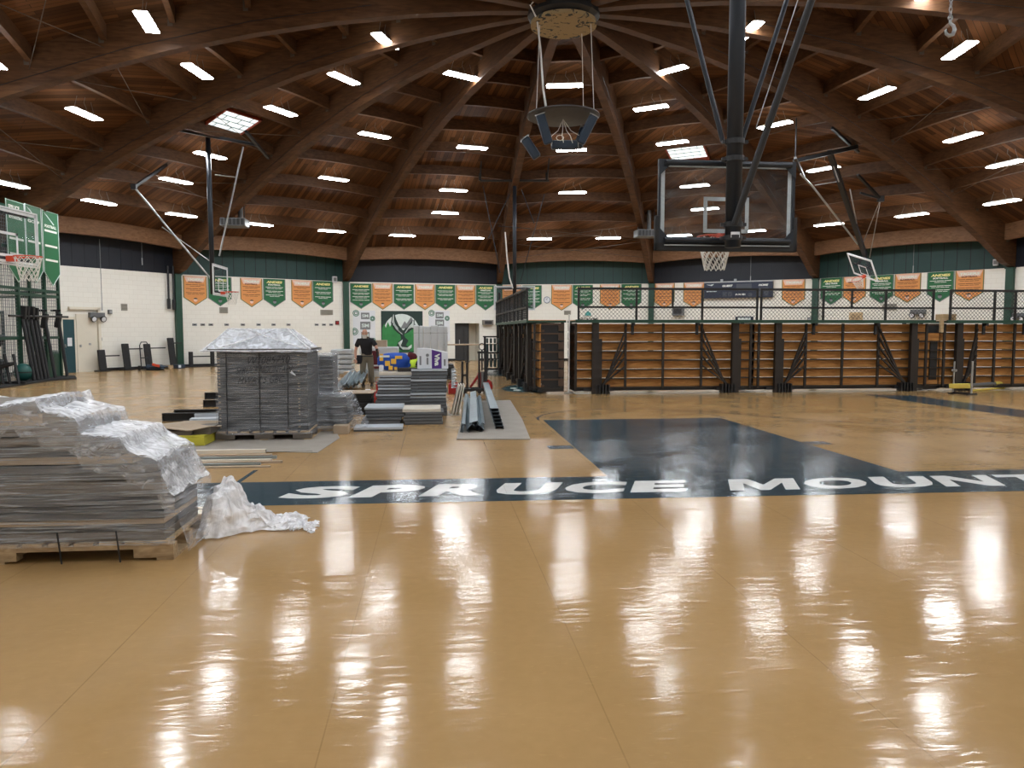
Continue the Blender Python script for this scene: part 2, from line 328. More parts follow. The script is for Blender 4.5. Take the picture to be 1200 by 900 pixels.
# ================================================================ the setting
fb = MB(); n = 64
fb.add([pol(R+.3, 2*pi*k/n, -.12) for k in range(n)] + [pol(R+.3, 2*pi*k/n, 0) for k in range(n)],
       [tuple(range(n)), tuple(range(2*n-1, n-1, -1))] + [(k, (k+1) % n, n+(k+1) % n, n+k) for k in range(n)])
floor = struct(fb, 'floor', 'floor')
def paint(name, pts, m, z=.0015):
    b = MB(); P = [Vector((p[0], p[1], z)) for p in pts]; b.add(P, [tuple(range(len(P)))])
    return struct(b, name, m, floor)
def ribbon(name, pts, wd, m, z=.002):
    b = MB(); vs = []
    for i, p in enumerate(pts):
        a = Vector(pts[max(0, i-1)]); c = Vector(pts[min(len(pts)-1, i+1)]); d = Vector((c.x-a.x, c.y-a.y, 0)).normalized(); nn = Vector((-d.y, d.x, 0))
        vs += [Vector((p[0], p[1], z))+nn*wd/2, Vector((p[0], p[1], z))-nn*wd/2]
    b.add(vs, [(2*i, 2*i+1, 2*i+3, 2*i+2) for i in range(len(pts)-1)]); return struct(b, name, m, floor)
V0, V1 = 7.185, 8.33                       # the lettered stripe
SLP = -.020
def SV(u, v, z=0): return W(u, v+SLP*u, z)
paint('stripe', [SV(-3.1, 7.25), SV(11, 7.25), SV(11, 8.39), SV(-3.1, 8.39)], 'paint_blue')
paint('lane', [SV(1.98, 8.39), SV(5.5, 8.39), W(5.46, 13.78), W(2.02, 13.78)], 'paint_blue')
paint('lane_block', [W(1.62, 10.38), W(1.98, 10.38), W(1.98, 10.68), W(1.62, 10.68)], 'paint_blue')
paint('lane_block', [W(5.5, 10.38), W(5.86, 10.38), W(5.86, 10.68), W(5.5, 10.68)], 'paint_blue')
ribbon('free_throw_arc', [W(3.74+1.8*cos(a*pi/32), 13.78+1.8*sin(a*pi/32)) for a in range(33)], .05, 'paint_blue')
ribbon('three_point_line', [fl(x, y) for x, y in ((790, 480.8), (815, 481.6), (850, 483.6), (900, 488), (950, 491.8), (1000, 495.3), (1100, 501.5), (1200, 508.5), (1300, 516))], .05, 'paint_blue')
paint('side_band', [fl(*q) for q in ((1010, 462.3), (1071, 463.7), (1200, 481), (1420, 512), (1420, 524), (1200, 489.8))], 'paint_blue')
ribbon('court_line', [fl(300, 551), fl(272, 570)], .055, 'paint_blue', .0011)
paint('corner_band', [fl(*q) for q in ((120, 580), (205, 562.5), (239, 556), (238, 560), (225, 566), (150, 590))], 'paint_blue', .0008)
paint('far_band', [fl(*q) for q in ((566, 440.5), (640, 441), (640, 433.5), (568, 433))], 'paint_blue')
lg = [fl(588 + 0, 455.5), fl(594, 452.8), fl(610, 451), fl(630, 450.4), fl(650, 450.8), fl(650, 459), fl(626, 460), fl(604, 459.4), fl(593, 458)]
paint('court_emblem', lg, 'paint_teal')
ribbon('emblem_outline', lg[::-1][:4] + lg[:5], .07, 'ink_black', .003)
for x, y in ((602, 455), (613, 453.5), (617, 456), (606, 457.3)):
    p = fl(x, y); paint('emblem_fleck', [p+Vector((.12*cos(a), .25*sin(a), 0)) for a in (0, 1.2, 2.5, 3.6, 5)], 'ink_white', .003)
BLOCK = {'M': [(0, 0), (0, 1), (.29, 1), (.5, .45), (.71, 1), (1, 1), (1, 0), (.79, 0), (.79, .62), (.57, 0), (.43, 0), (.21, .62), (.21, 0)], 'N': [(0, 0), (0, 1), (.27, 1), (.76, .37), (.76, 1), (1, 1), (1, 0), (.73, 0), (.24, .63), (.24, 0)]}
def floor_word(word, u0, u1, widths, v0, v1, gap):
    tot = sum(widths) + gap*(len(word)-1); sc = (u1-u0)/tot; u = u0
    for ch, wd in zip(word, widths):
        b = MB()
        if ch in BLOCK: o_ = SV(u, v0, .0032); b.add([o_+(SV(1, 0)-W(0, 0))*(x*wd*sc)+(W(.36, 1)-W(0, 0))*(y*(v1-v0)) for x, y in BLOCK[ch]], [tuple(range(len(BLOCK[ch])))[::-1]])
        else: b.text(ch, SV(u, v0, .0032), SV(1, 0)-W(0, 0), W(.36, 1)-W(0, 0), wd*sc, v1-v0, bold=.05)
        struct(b, 'letter', 'paint_white', floor); u += (wd+gap)*sc
floor_word('SPRUCE', -1.60, 2.60, [1, .95, 1.0, .98, 1.0, .9], 7.52, 8.09, .12)
floor_word('MOUNTAIN', 3.08, 8.80, [1.12, 1.06, .98, 1.0, .98, 1.05, .4, 1.0], 7.52, 8.09, .12)
# walls
def wall_piece(i, t0, t1, z0, z1, th=.2):
    A, B = post(i), post(i+1); d = B-A; n = Vector((CX, CY, 0))-(A+B)/2; n.z = 0; n.normalize()
    p, q = A+d*t0, A+d*t1; up = Vector((0, 0, 1)); b = MB(); b.v = []; o = -n*th
    vs = [p+up*z0, q+up*z0, q+up*z0+o, p+up*z0+o, p+up*z1, q+up*z1, q+up*z1+o, p+up*z1+o]
    b.add(vs, [(3, 2, 1, 0), (4, 5, 6, 7), (0, 1, 5, 4), (1, 2, 6, 5), (2, 3, 7, 6), (3, 0, 4, 7)]); return b, A, d.normalized()
def wall_uv(o, A, d): uvs(o, lambda c, p: ((c-A).dot(d), c.z))
t_a, t_b = .70, .86                         # doorway in the far wall
DA, DB = onwall(-1, 533.3, 424), onwall(-1, 562, 424)
dd = post(0)-post(-1); t_a = (DA-post(-1)).dot(dd)/dd.length_squared; t_b = (DB-post(-1)).dot(dd)/dd.length_squared
SIDE = {-8: 'behind_left', 0: 'far_right', -1: 'far_centre', -2: 'far_left', -3: 'left', 1: 'right_of_centre', 2: 'right', 3: 'right_end'}
for i in range(-8, 8):
    nm = 'wall_' + SIDE.get(i, 'side')
    if i == -1:
        b = MB()
        for t0, t1, z0, z1 in ((0, t_a, 0, ZT), (t_b, 1, 0, ZT), (t_a, t_b, 2.06, ZT)):
            c, A, d = wall_piece(i, t0, t1, z0, z1); b.add(c.v, c.f)
        o = struct(b, nm, 'wall')
    else:
        c, A, d = wall_piece(i, 0, 1, 0, ZT); o = struct(c, nm, 'wall')
    wall_uv(o, A, d)
    # upper panels between wall and roof
    c, A, d = wall_piece(i, 0, 1, ZT, 6.1, .12); c.v = [p - (Vector((CX, CY, 0))-(post(i)+post(i+1))/2).normalized()*.06 if True else p for p in c.v]
    green = i % 2 == 0
    up = struct(c, 'upper_wall_panel', 'green_panel' if green else 'navy_panel', o)
    c = MB(); nv = Vector((CX, CY, 0))-(post(i)+post(i+1))/2; nv.z = 0; nv.normalize()
    for k in range(1, 16):
        p = post(i).lerp(post(i+1), k/16) - nv*.055; c.bar(p+Vector((0, 0, ZT+.01)), p+Vector((0, 0, 6.0)), .025, .012, up=nv)
    struct(c, 'panel_batten', 'navy_panel', up)
    if -6 <= i <= 5:
        c = MB()
        segs = [(0, t_a), (t_b, 1)] if i == -1 else [(0, 1)]
        for t0, t1 in segs:
            p, q = post(i).lerp(post(i+1), t0), post(i).lerp(post(i+1), t1); c.bar(p+nv*.008+Vector((0, 0, .06)), q+nv*.008+Vector((0, 0, .06)), .016, .12)
        struct(c, 'baseboard_' + SIDE.get(i, 'side'), 'black', None)
# doorway in the far wall
p, q = post(-1).lerp(post(0), t_a), post(-1).lerp(post(0), t_b); ex = (q-p).normalized(); ey = Vector((-ex.y, ex.x, 0)); rz = atan2(ex.y, ex.x); wd = (q-p).length
T = Matrix.Translation(p) @ Matrix.Rotation(rz, 4, 'Z')
b = MB(T); b.span((-.1, .9, -.02), (wd+.1, 1.0, 2.16)); b.span((-.1, .2, 0), (0, .9, 2.16)); b.span((wd, .2, 0), (wd+.1, .9, 2.16)); b.span((-.1, .2, 2.06), (wd+.1, .9, 2.16)); b.span((0, .2, -.12), (wd, .9, .0))
alc = struct(b, 'wall_door_recess', 'cream')
d2 = bpy.data.objects.new('door_2', None); COL.objects.link(d2); d2.location = p; d2.rotation_euler = (0, 0, rz); d2['kind'] = 'structure'
b = MB(); lw = wd*.62
for x0, x1 in ((.0, .06), (lw-.06, lw), (lw*.66-.03, lw*.66+.03)): b.span((x0, .30, 0), (x1, .36, 2.05))
b.span((0, .30, 1.99), (lw, .36, 2.05)); struct(b, 'door_frame', 'black', d2)
b = MB(); b.span((.06, .32, .02), (lw-.06, .34, 1.99)); struct(b, 'door_leaf', mat('dark_bronze_glass', (.05, .052, .055), .2), d2)
b = MB(); b.span((.30, .29, .9), (.34, .33, 1.15)); struct(b, 'door_handle', 'steel', d2)
# wall columns
for i in range(-7, 8):
    a = ang(i); c = MB(Matrix.Translation(pol(R-.11, a)) @ Matrix.Rotation(-a, 4, 'Z')); c.span((-.14, -.10, 0), (.14, .10, ZT-.02)); c.span((-.17, -.13, 0), (.17, .12, .03)); c.span((-.17, -.13, ZT-.05), (.17, .12, ZT))
    struct(c, 'wall_column', 'green', None)
# roof: boarded deck by bay
def bay_pt(i, r, t, dz=0):          # t in 0..1 across the bay, straight chord with a slight camber
    p = pol(r, ang(i)).lerp(pol(r, ang(i+1)), t); s = 2*t-1; p.z = deck_z(r)+dz+.17*(r/R)*(1-s*s); return p
deck = []
for i in range(-8, 8):
    rs = [.4, 2, 4, 6, 8, 10, 12, 14, 16, 17, 18, 19, 20, 21, R+.25]; nt_ = 8; b = MB(); U = []
    for r in rs:
        for k in range(nt_+1): b.v.append(bay_pt(i, r, k/nt_)); U.append(((k/nt_-.5)*2*r*sin(BAY/2), r))
    m_ = nt_+1
    hole = None
    b.f = [(a*m_+k, a*m_+k+1, (a+1)*m_+k+1, (a+1)*m_+k) for a in range(len(rs)-1) for k in range(nt_)]
    o = struct(b, 'ceiling', ('deck_c' if i == 2 else 'deck_b') if i in (0, 2, -4, 4, 1) else 'deck_a', None)
    l = o.data.uv_layers.new(name='UVMap')
    for lp in o.data.loops: l.data[lp.index].uv = U[lp.vertex_index]
# glulam ribs
for i in range(-6, 7):
    a = ang(i); b = MB(); wd = .135; rs = [.95, 2, 4, 6, 8, 10, 12, 14, 16, 18, 19, 20, 20.7, R-.02]
    tx = Vector((cos(a), -sin(a), 0))
    for r in rs:
        zb = rib_z(r); zt = deck_z(r)+.06
        for s, z in ((-1, zb), (1, zb), (1, zt), (-1, zt)): p = pol(r, a, max(z, ZT)); b.v.append(p+tx*s*wd)
    b.f = [(k*4+j, k*4+(j+1) % 4, (k+1)*4+(j+1) % 4, (k+1)*4+j) for k in range(len(rs)-1) for j in range(4)] + [(0, 1, 2, 3), tuple(4*(len(rs)-1)+j for j in (3, 2, 1, 0))]
    # object space turned along the rib so that the laminations follow it
    T = Matrix.Translation(pol(0, a)) @ Matrix.Rotation(pi/2-a, 4, 'Z'); inv = T.inverted()
    b.v = [inv @ p for p in b.v]; o = struct(b, 'roof_rib', 'rib', None); o.matrix_basis = T
    rod = MB()
    for s in (-1, 1): rod.tube([Vector((r, s*(wd+.012), rib_z(r)+.30)) for r in (5, 8, 11, 14, 17)], .008, 5)
    struct(rod, 'conduit', 'dark_steel', o)
# purlins between the ribs
PUR = [2.9, 4.6, 6.27, 7.96, 9.77, 11.4, 13.15, 15.0, 16.6, 18.2]
def purlin(i, r, h, wdt, name, m='purlin', dz=0):
    b = MB(); n = 8; dirr = pol(1, ang(i)+BAY/2)-pol(0, ang(i)+BAY/2); vs = []
    for k in range(n+1):
        p = bay_pt(i, r, .016*20.7/r*.5 + (1-.016*20.7/r)*k/n, dz+.03)
        for s, z in ((-1, -h), (1, -h), (1, 0), (-1, 0)): vs.append(p+dirr*s*wdt/2+Vector((0, 0, z)))
    fs = [(k*4+j, k*4+(j+1) % 4, (k+1)*4+(j+1) % 4, (k+1)*4+j) for k in range(n) for j in range(4)] + [(0, 1, 2, 3), tuple(4*n+j for j in (3, 2, 1, 0))]
    mid = pol(r, ang(i)+BAY/2); T = Matrix.Translation(mid) @ Matrix.Rotation(-(ang(i)+BAY/2), 4, 'Z'); inv = T.inverted()
    b.add([inv @ p for p in vs], fs); o = struct(b, name, m, None); o.matrix_basis = T
    hang = MB()
    for t in (.0, 1.0):
        p = bay_pt(i, r, .5+(t-.5)*(1-.028*20.7/r), dz-h-.02); q = inv @ p; hang.box((q.x, q.y, q.z+.13), (.05, wdt+.10, .30))
    if r > 4: struct(hang, 'beam_hanger', 'purlin_steel', o)
    return o
M['eave'] = wood('eave_beam_timber', (.17, .085, .043), (.27, .145, .076), .55, 2.5, (2, 2, 7))
M['purlin_steel'] = mat('weathered_hanger_steel', (.085, .065, .05), .6, .2)
for i in range(-6, 6):
    for r in PUR: purlin(i, r/.981, .40, .14, 'roof_purlin')
    purlin(i, 20.65, .62, .24, 'eave_beam', 'eave')
# ================================================================ ceiling strip lights
RINGS = [(17.45, (.25, .75), range(-8, 8), 'lowest ring along the eaves'), (15.45, (.5,), range(-7, 8, 2), 'second ring up from the eaves'),
         (13.6, (.5,), range(-8, 8), 'third ring up from the eaves'), (10.2, (.5,), range(-8, 8), 'fourth ring up from the eaves'),
         (7.5, (.5,), (-7, -3, 1, 5), 'fifth ring up from the eaves'), (5.1, (.44,), [k*16/9 for k in range(-4, 5)], 'innermost ring around the hub')]
def make_light():
    t = thing('strip_light', '', 'ceiling light')
    b = MB(); b.span((-.58, -.14, .008), (.58, .14, .05)); b.span((-.50, -.07, .045), (.50, .07, .085)); b.build('housing', 'white_metal', t, bevel=.006)
    b = MB(); b.span((-.60, -.155, -.012), (.60, .155, .008)); b.build('lens', 'lamp', t)
    for s in (-1, 1): b = MB(); b.tube([(s*.42, 0, .08), (s*.30, 0, .42)], .006, 5); b.build('hanger_wire', 'ink_grey', t)
    b = MB(); b.tube([(.1, .02, .08), (.13, .03, .2), (.02, .02, .33), (.05, 0, .48)], .006, 5); b.build('power_cord', 'ink_grey', t)
    return t
proto = make_light(); lights = []
for r, fr, bays, ring in RINGS:
    for i in bays:
        for f in fr:
            f2 = {(-5, 10.2): .66, (-5, 13.6): .69, (4, 10.2): .39, (5, 7.5): .06}.get((i, r), f); r2 = 8.5 if (i, r) == (5, 7.5) else r
            a = ang(i+f2); t = proto if not lights else copy_tree(proto)
            P = pol(r2, a, 10.25-.0132*r2*r2 - (.12 if r < 6 else 0)); t.location = P; t.rotation_euler = (0, 0, -a)
            d = P - Vector((0, 0, CAM_H)); c, s = cos(CAM_PITCH), sin(CAM_PITCH); z = d.y*c-d.z*s; up = d.y*s+d.z*c
            px = 600+CAM_F*d.x/z if z > .5 else -1e4; py = 450-CAM_F*up/z if z > .5 else -1e4
            lights.append((ring, px, py, t))
for ring in [q[3] for q in RINGS]:
    vis = sorted([q for q in lights if q[0] == ring and -25 < q[1] < 1225 and -20 < q[2] < 900], key=lambda q: q[1])
    for k, q in enumerate(vis): tag(q[3], f'white LED strip light, {ORD[k]} from the left in the {ring}', 'ceiling light', 'strip lights of the ' + ring)
    for q in lights:
        if q[0] == ring and q not in vis: tag(q[3], 'white LED strip light overhead, outside the left, right and top edges of the photo', 'ceiling light', 'strip lights overhead')
# ================================================================ skylights in the deck
def skylight(i, r, f, label, wx=.95, wy=1.15):
    a = ang(i+f); p = pol(r, a); p.z = bay_pt(i, r/.981, f).z; slope = -atan2(.0264*r, 1)
    t = thing('skylight', label, 'skylight', p - Vector((0, 0, .02)), 0); t.rotation_euler = (slope, 0, -a)
    b = MB(); h = .10
    for s in (-1, 1): b.span((s*wx-.06 if s > 0 else -wx, -wy, -h), (s*wx if s > 0 else -wx+.06, wy, .0)); b.span((-wx, s*wy-.06 if s > 0 else -wy, -h), (wx, s*wy if s > 0 else -wy+.06, .0))
    b.build('curb', 'frame_red', t)
    b = MB(); b.span((-wx+.06, -wy+.06, -.05), (wx-.06, wy*.35, -.03)); b.build('pane', 'day', t)
    b = MB(); b.span((-wx+.06, wy*.35, -.06), (wx-.06, wy-.06, -.03)); b.build('red_board', 'frame_red', t)
    b = MB()
    for k in range(1, 5): b.span((-wx+.06, -wy+.06+k*.27, -.06), (wx-.06, -wy+.085+k*.27, -.05))
    for k in range(5):
        for q in range(-1, 2): xx = q*.62 + (.31 if k % 2 else 0) - .15; b.span((xx, -wy+.06+k*.27, -.06), (xx+.02, -wy+.06+(k+1)*.27, -.05))
    b.build('leaded_grid', 'green', t)
skylight(-3, 12.85, .53, 'bright roof window with green leaded panes and red-brown curb at upper left', .78, .85)
skylight(1, 12.55, .50, 'bright roof window seen above the near glass backboard', .8, .8)
# ================================================================ hub and hanging speaker cluster
t = thing('roof_hub', 'round tan hub plate with flaking dark paint where all roof ribs meet', 'roof hub', (CX, CY, 9.70))
b = MB(); b.lathe([(.87, 0), (.87, .10), (.80, .10)], n=40); b.build('hub_plate', None, t)
m, nt, bs = new_mat('flaking_tan_paint'); N = nt.nodes; L = nt.links; tc = N.new('ShaderNodeTexCoord'); nz = N.new('ShaderNodeTexNoise'); nz.inputs['Scale'].default_value = 4.2; nz.inputs['Detail'].default_value = 6; nz.inputs['Distortion'].default_value = 1.5
L.new(tc.outputs['Object'], nz.inputs['Vector']); cr = N.new('ShaderNodeValToRGB'); cr.color_ramp.elements[0].position = .575; cr.color_ramp.elements[1].position = .60
cr.color_ramp.elements[0].color = (.34, .25, .13, 1); cr.color_ramp.elements[1].color = (.03, .035, .035, 1); L.new(nz.outputs['Fac'], cr.inputs[0]); L.new(cr.outputs[0], bs.inputs['Base Color']); bs.inputs['Roughness'].default_value = .8
t.children[0].data.materials.append(m)
b = MB(); b.lathe([(.78, .10), (.95, .22), (.95, 1.28), (.6, 1.28)], n=16)
for k in range(16): a = ang(k); b.box((1.0*sin(a), 1.0*cos(a), .62), (.34, .14, .5), rz=-a)
b.build('steel_ring', 'black', t)
b = MB(); b.tube([(-.75, -.5, .05), (-.9, -.6, .3), (-.6, -.7, .55), (-.1, -.7, .6), (.1, -.6, .9)], .02, 6); b.build('white_conduit', 'white_metal', t)
for k, a in enumerate((.35, 2.2, 3.9, 5.6)):
    pass
t = thing('speaker_cluster', 'grey round plate hung on cables with five blue-black loudspeakers underneath', 'loudspeakers', (CX, CY, 7.40))
b = MB(); b.lathe([(.20, .10), (.7, .06), (.97, 0), (.98, -.03), (.93, -.06), (.3, -.10)], n=40); b.build('plate', 'grey_plate', t, smooth=False)
b = MB(); b.span((-.28, .1, .08), (.28, .5, .26)); b.build('plywood_box', 'plywood', t)
for k, (x, y, ry, rx, ln) in enumerate(((-.52, -.45, -.32, .2, .78), (.60, -.42, .48, .2, .78), (-.85, .25, -.60, .0, .62), (.52, .45, .35, -.3, .6), (.05, .15, pi/2, 0, .72))):
    z = -.48 if k < 4 else -.74
    if k == 2: z = -.80
    b = MB(); b.box((0, 0, 0), (.24, .20, ln)); sp = b.build('speaker', 'horn_blue', t, bevel=.05)
    sp.location = (x, y, z); sp.rotation_euler = (rx, ry, 0)
    b = MB(); b.box((0, 0, ln/2+.004), (.26, .22, .02)); b.build('bracket', 'steel', sp)
b = MB()
for x, y in ((-.3, -.3), (-.05, -.4), (.15, -.35), (.4, -.3)):
    b.tube([(0, 0, -.1), (x*.5, y*.6, -.45), (x*1.1, y, -.62), (x*1.2+.05, y*.9, -.8)], .010, 5)
b.tube([(-.1+.1*cos(q*.8), -.3, -.66+.07*sin(q*.8)) for q in range(9)], .009, 5); b.build('loose_cable', 'net', t)
b = MB()
for x, y in ((-.72, -.1), (.60, .55), (.80, -.2)): b.tube([(x, y, .03), (x*.85, y*.85, 2.9)], .010, 5)
b.build('hanging_cable', 'net', t)
b = MB(); b.tube([(-.45, -.2, .05), (-.55, -.3, .6), (-.62, -.3, 1.6), (-.72, -.3, 2.4)], [.035, .03, .028, .022], 6); b.build('white_cable_bundle', 'white_metal', t)
# ================================================================ basketball hoops
def make_hoop(label, loc, rz, scale_net=1.0, back_pad=True, square=True, frame='dark_steel'):
    """board front looks along local -y; origin at the middle of the board's bottom edge"""
    t = thing('basketball_hoop', label, 'basketball hoop', loc, rz)
    b = MB(); b.span((-.89, -.006, .025), (.89, .006, 1.045)); b.build('glass_panel', 'glass', t)
    b = MB()
    for a, c in (((-.915, -.02, 0), (-.885, .02, 1.07)), ((.885, -.02, 0), (.915, .02, 1.07)), ((-.915, -.02, 0), (.915, .02, .03)), ((-.915, -.02, 1.04), (.915, .02, 1.07))): b.span(a, c)
    b.build('board_frame', frame, t)
    b = MB()
    for a, c in (((-.875, -.009, .05), (-.825, -.0065, 1.02)), ((.825, -.009, .05), (.875, -.0065, 1.02)), ((-.875, -.009, .98), (.875, -.0065, 1.03)), ((-.875, -.009, .04), (.875, -.0065, .09))): b.span(a, c)
    b.build('white_border', 'white_paint', t)
    b = MB()
    for a, c in (((-.305, -.010, .15), (-.255, -.0065, .61)), ((.255, -.010, .15), (.305, -.0065, .61)), ((-.305, -.010, .56), (.305, -.0065, .61)), ((-.305, -.010, .15), (.305, -.0065, .20))): b.span(a, c)
    b.build('target_square', 'white_paint', t)
    rm = MB(); rc = Vector((0, -.38, .15)); rm.tube([rc+Vector((.232*cos(2*pi*k/24), .232*sin(2*pi*k/24), 0)) for k in range(24)], .011, 7, closed=True)
    rm.span((-.07, -.16, .06), (.07, -.012, .16)); rm.bar((-.06, -.14, .13), (-.14, -.22, .145), .02, .03); rm.bar((.06, -.14, .13), (.14, -.22, .145), .02, .03)
    r = rm.build('rim', 'rim', t)
    nb = MB(); lv = 6; n = 12
    def np_(l, k):
        f = l/lv; rr = .225*(1-.42*f); a = 2*pi*(k+(.5 if l % 2 else 0))/n; return rc+Vector((rr*cos(a), rr*sin(a), -.01-.44*f*scale_net))
    for l in range(lv):
        for k in range(n):
            for dk in ((0, -1) if l % 2 == 0 else (0, 1)): nb.bar(np_(l, k), np_(l+1, k+dk), .010)
    nb.build('net', 'net', t)
    if back_pad:
        b = MB(); b.span((-.955, -.03, -.09), (.955, .035, .02)); b.span((-.955, -.03, -.09), (-.895, .035, .36)); b.span((.895, -.03, -.09), (.955, .035, .36)); b.build('edge_padding', 'black_rubber', t, bevel=.012)
    return t
def Lb(t, mb, name, m, **k): return mb.build(name, m, t, inworld=True, **k)
# near hoop, seen from behind
tA = make_hoop('large glass backboard hung from the roof, seen from behind, nearest the viewpoint', W(3.79, 9.5, 2.79), YAW+pi)
for s in (-1, 1):
    for z0 in (.0, 1.07): b = MB(); b.prism([(s*.915, .022, z0), (s*.70, .022, z0), (s*.915, .022, z0+(.22 if z0 == 0 else -.22))], (0, .012, 0)); b.build('corner_bracket', 'dark_steel', tA)
pA = dep(859, 140, 9.62); px_, py_ = pA.x, pA.y
b = MB(); b.tube([(px_, py_-.10, 2.72), (px_, py_-.10, 9.4)], .098, 20); Lb(tA, b, 'pole', 'dark_steel', smooth=True)
b = MB(); b.bar((px_-.0, py_-.2, 2.83), (px_, py_-.2, 2.90), .11, .012); Lb(tA, b, 'maker_sticker', 'white_card')
def loc2(p): return tA.matrix_basis @ Vector(p)
b = MB()
for z in (.045, 1.02): b.tube([loc2((-.84, .06, z)), loc2((.84, .06, z))], .035, 10)
Lb(tA, b, 'cross_tube', 'dark_steel')
b = MB(); b.span((-.84, .045, -.025), (.84, .06, -.012)); b.build('retaining_rod', 'steel', tA)
cz = dep(858, 166, 9.5).z
for z in (cz, 2.79+1.02, 2.79+.045, dep(858, 263, 9.5).z):
    b = MB(); b.tube([(px_, py_-.10, z-.03), (px_, py_-.10, z+.03)], .118, 20); b.bar((px_-.16, py_-.10, z), (px_+.16, py_-.10, z), .05, .04); Lb(tA, b, 'pole_clamp', 'black')
b = MB(); b.tube([dep(847, 166, py_-.05), dep(805, 0, py_-.05), dep(805, 0, py_-.05)+(dep(805, 0, py_-.05)-dep(847, 166, py_-.05))*2.15], .030, 10); Lb(tA, b, 'side_brace', 'dark_steel')
b = MB(); b.tube([dep(869, 166, py_-.05), dep(922, 0, py_-.05), dep(922, 0, py_-.05)+(dep(922, 0, py_-.05)-dep(869, 166, py_-.05))*2.15], .030, 10); Lb(tA, b, 'side_brace', 'dark_steel')
q0, q1 = dep(861, 262, 9.38), dep(951, 0, 8.6); b = MB(); b.tube([q0, q1, q1+(q1-q0)*.9], .042, 12); Lb(tA, b, 'diagonal_brace', 'black')
b = MB(); b.tube([dep(886, 150, 9.2), dep(935, 0, 9.0), dep(960, -80, 8.9)], .006, 5); Lb(tA, b, 'winch_cable', 'steel')
b = MB(); b.bar((px_-1.9, py_-.1, 9.42), (px_+2.3, py_-.1, 9.42), .12, .12); b.bar((px_-1.5, 8.0, 9.50), (px_-1.5, 11.2, 9.50), .1); b.bar((px_+1.9, 8.0, 9.50), (px_+1.9, 11.2, 9.50), .1); Lb(tA, b, 'roof_mounting_frame', 'black')
# left hoop beside the cage
tB = make_hoop('glass hoop with white border at the left edge, in front of the green cage', Vector((-9.42, 14.1, 2.90)), radians(90), back_pad=False, frame='white_frame')
b = MB(); b.tube([(-9.62, 14.1, 2.9), (-9.62, 14.1, 8.4)], .075, 14); Lb(tB, b, 'pole', 'dark_steel', smooth=True)
b = MB()
for z in (.12, .98): b.tube([tB.matrix_basis @ Vector((-.7, .06, z)), tB.matrix_basis @ Vector((.7, .06, z))], .03, 8); b.bar(tB.matrix_basis @ Vector((0, .03, z)), tB.matrix_basis @ Vector((0, .2, z)), .07)
Lb(tB, b, 'cross_tube', 'dark_steel')
b = MB(); b.bar((-9.62, 12.8, 8.45), (-9.62, 15.4, 8.45), .12); Lb(tB, b, 'roof_mounting_frame', 'black')
b = MB(); b.tube([(-9.62, 14.1, 3.9), (-11.4, 14.1, 7.6)], .03, 8); Lb(tB, b, 'diagonal_brace', 'dark_steel')
# hoop on the left, below the skylight
YC = 26.6
pc = dep(259, 352, YC); tC = make_hoop('glass hoop on a dark pole hung below the leaded roof window, facing right', Vector((pc.x, YC, 2.88)), radians(96), back_pad=False, frame='white_frame')
top = dep(246, 160, YC); bot = dep(250, 330, YC); ztop = min(top.z, 8.35)
b = MB(); b.tube([(pc.x-.28, YC, 2.95), (pc.x-.30, YC, ztop)], .085, 14); Lb(tC, b, 'pole', 'dark_steel', smooth=True)
b = MB()
for z in (.15, .95): b.bar(tC.matrix_basis @ Vector((0, .03, z)), (pc.x-.28, YC, 2.88+z), .06)
Lb(tC, b, 'board_mount', 'dark_steel')
b = MB(); b.bar((pc.x-1.2, YC-.6, ztop+.15), (pc.x+1.25, YC+.6, ztop-.1), .10); b.bar((pc.x-1.2, YC-.9, ztop+.20), (pc.x-1.2, YC+.6, ztop-.05), .09); b.bar((pc.x+1.2, YC-.5, ztop+.1), (pc.x+1.25, YC+1.7, ztop-.3), .09); Lb(tC, b, 'roof_mounting_frame', 'black')
b = MB(); b.tube([dep(285, 172, YC), dep(257, 300, YC)], .032, 8); Lb(tC, b, 'side_brace', 'steel')
b = MB(); b.tube([dep(252, 205, YC), dep(278, 208, YC)], .022, 6); Lb(tC, b, 'cross_tie', 'steel')
k1 = dep(157, 219, YC-1); b = MB(); b.tube([k1, dep(248, 328, YC)], .032, 8); b.tube([dep(190, 266, YC-.4), dep(246, 306, YC)], .02, 6); Lb(tC, b, 'diagonal_brace', 'steel')
b = MB(); b.bar(k1, dep(195, 193, YC+1), .09); b.box(k1, (.18, .12, .18)); Lb(tC, b, 'winch_arm', 'black')
# far hoop beyond the side bleachers
YD = 33.2
pd = dep(603, 366, YD); tD = make_hoop('far hoop with pale frame seen from behind above the side bleachers', Vector((pd.x, YD, 2.55)), YAW+pi, back_pad=False, frame='white_frame')
zc = 8.15
b = MB(); b.tube([(pd.x, YD-.18, 2.6), (pd.x, YD-.18, zc)], .085, 14); Lb(tD, b, 'pole', 'dark_steel', smooth=True)
b = MB(); b.tube([(pd.x-1.5, YD-.18, zc), (pd.x+1.5, YD-.18, zc)], .05, 10); b.tube([(pd.x-1.5, YD-.18, zc), (pd.x-1.42, YD-.5, zc+1.0)], .035, 8); b.tube([(pd.x+1.4, YD-.18, zc), (pd.x+1.5, YD-.5, zc+1.0)], .035, 8); b.tube([(pd.x-1.5, YD-.18, zc+.3), (pd.x-1.5, YD-.18, zc)], .06, 8); b.tube([(pd.x+1.4, YD-.18, zc+.35), (pd.x+1.4, YD-.18, zc)], .06, 8); Lb(tD, b, 'roof_mounting_frame', 'black')
b = MB()
for x0, y0, x1, y1 in ((566, 218, 586, 320), (597, 228, 572, 280), (611, 222, 626, 262), (638, 228, 610, 330)): b.tube([dep(x0, y0, YD-.1), dep(x1, y1, YD-.1)], .022, 6)
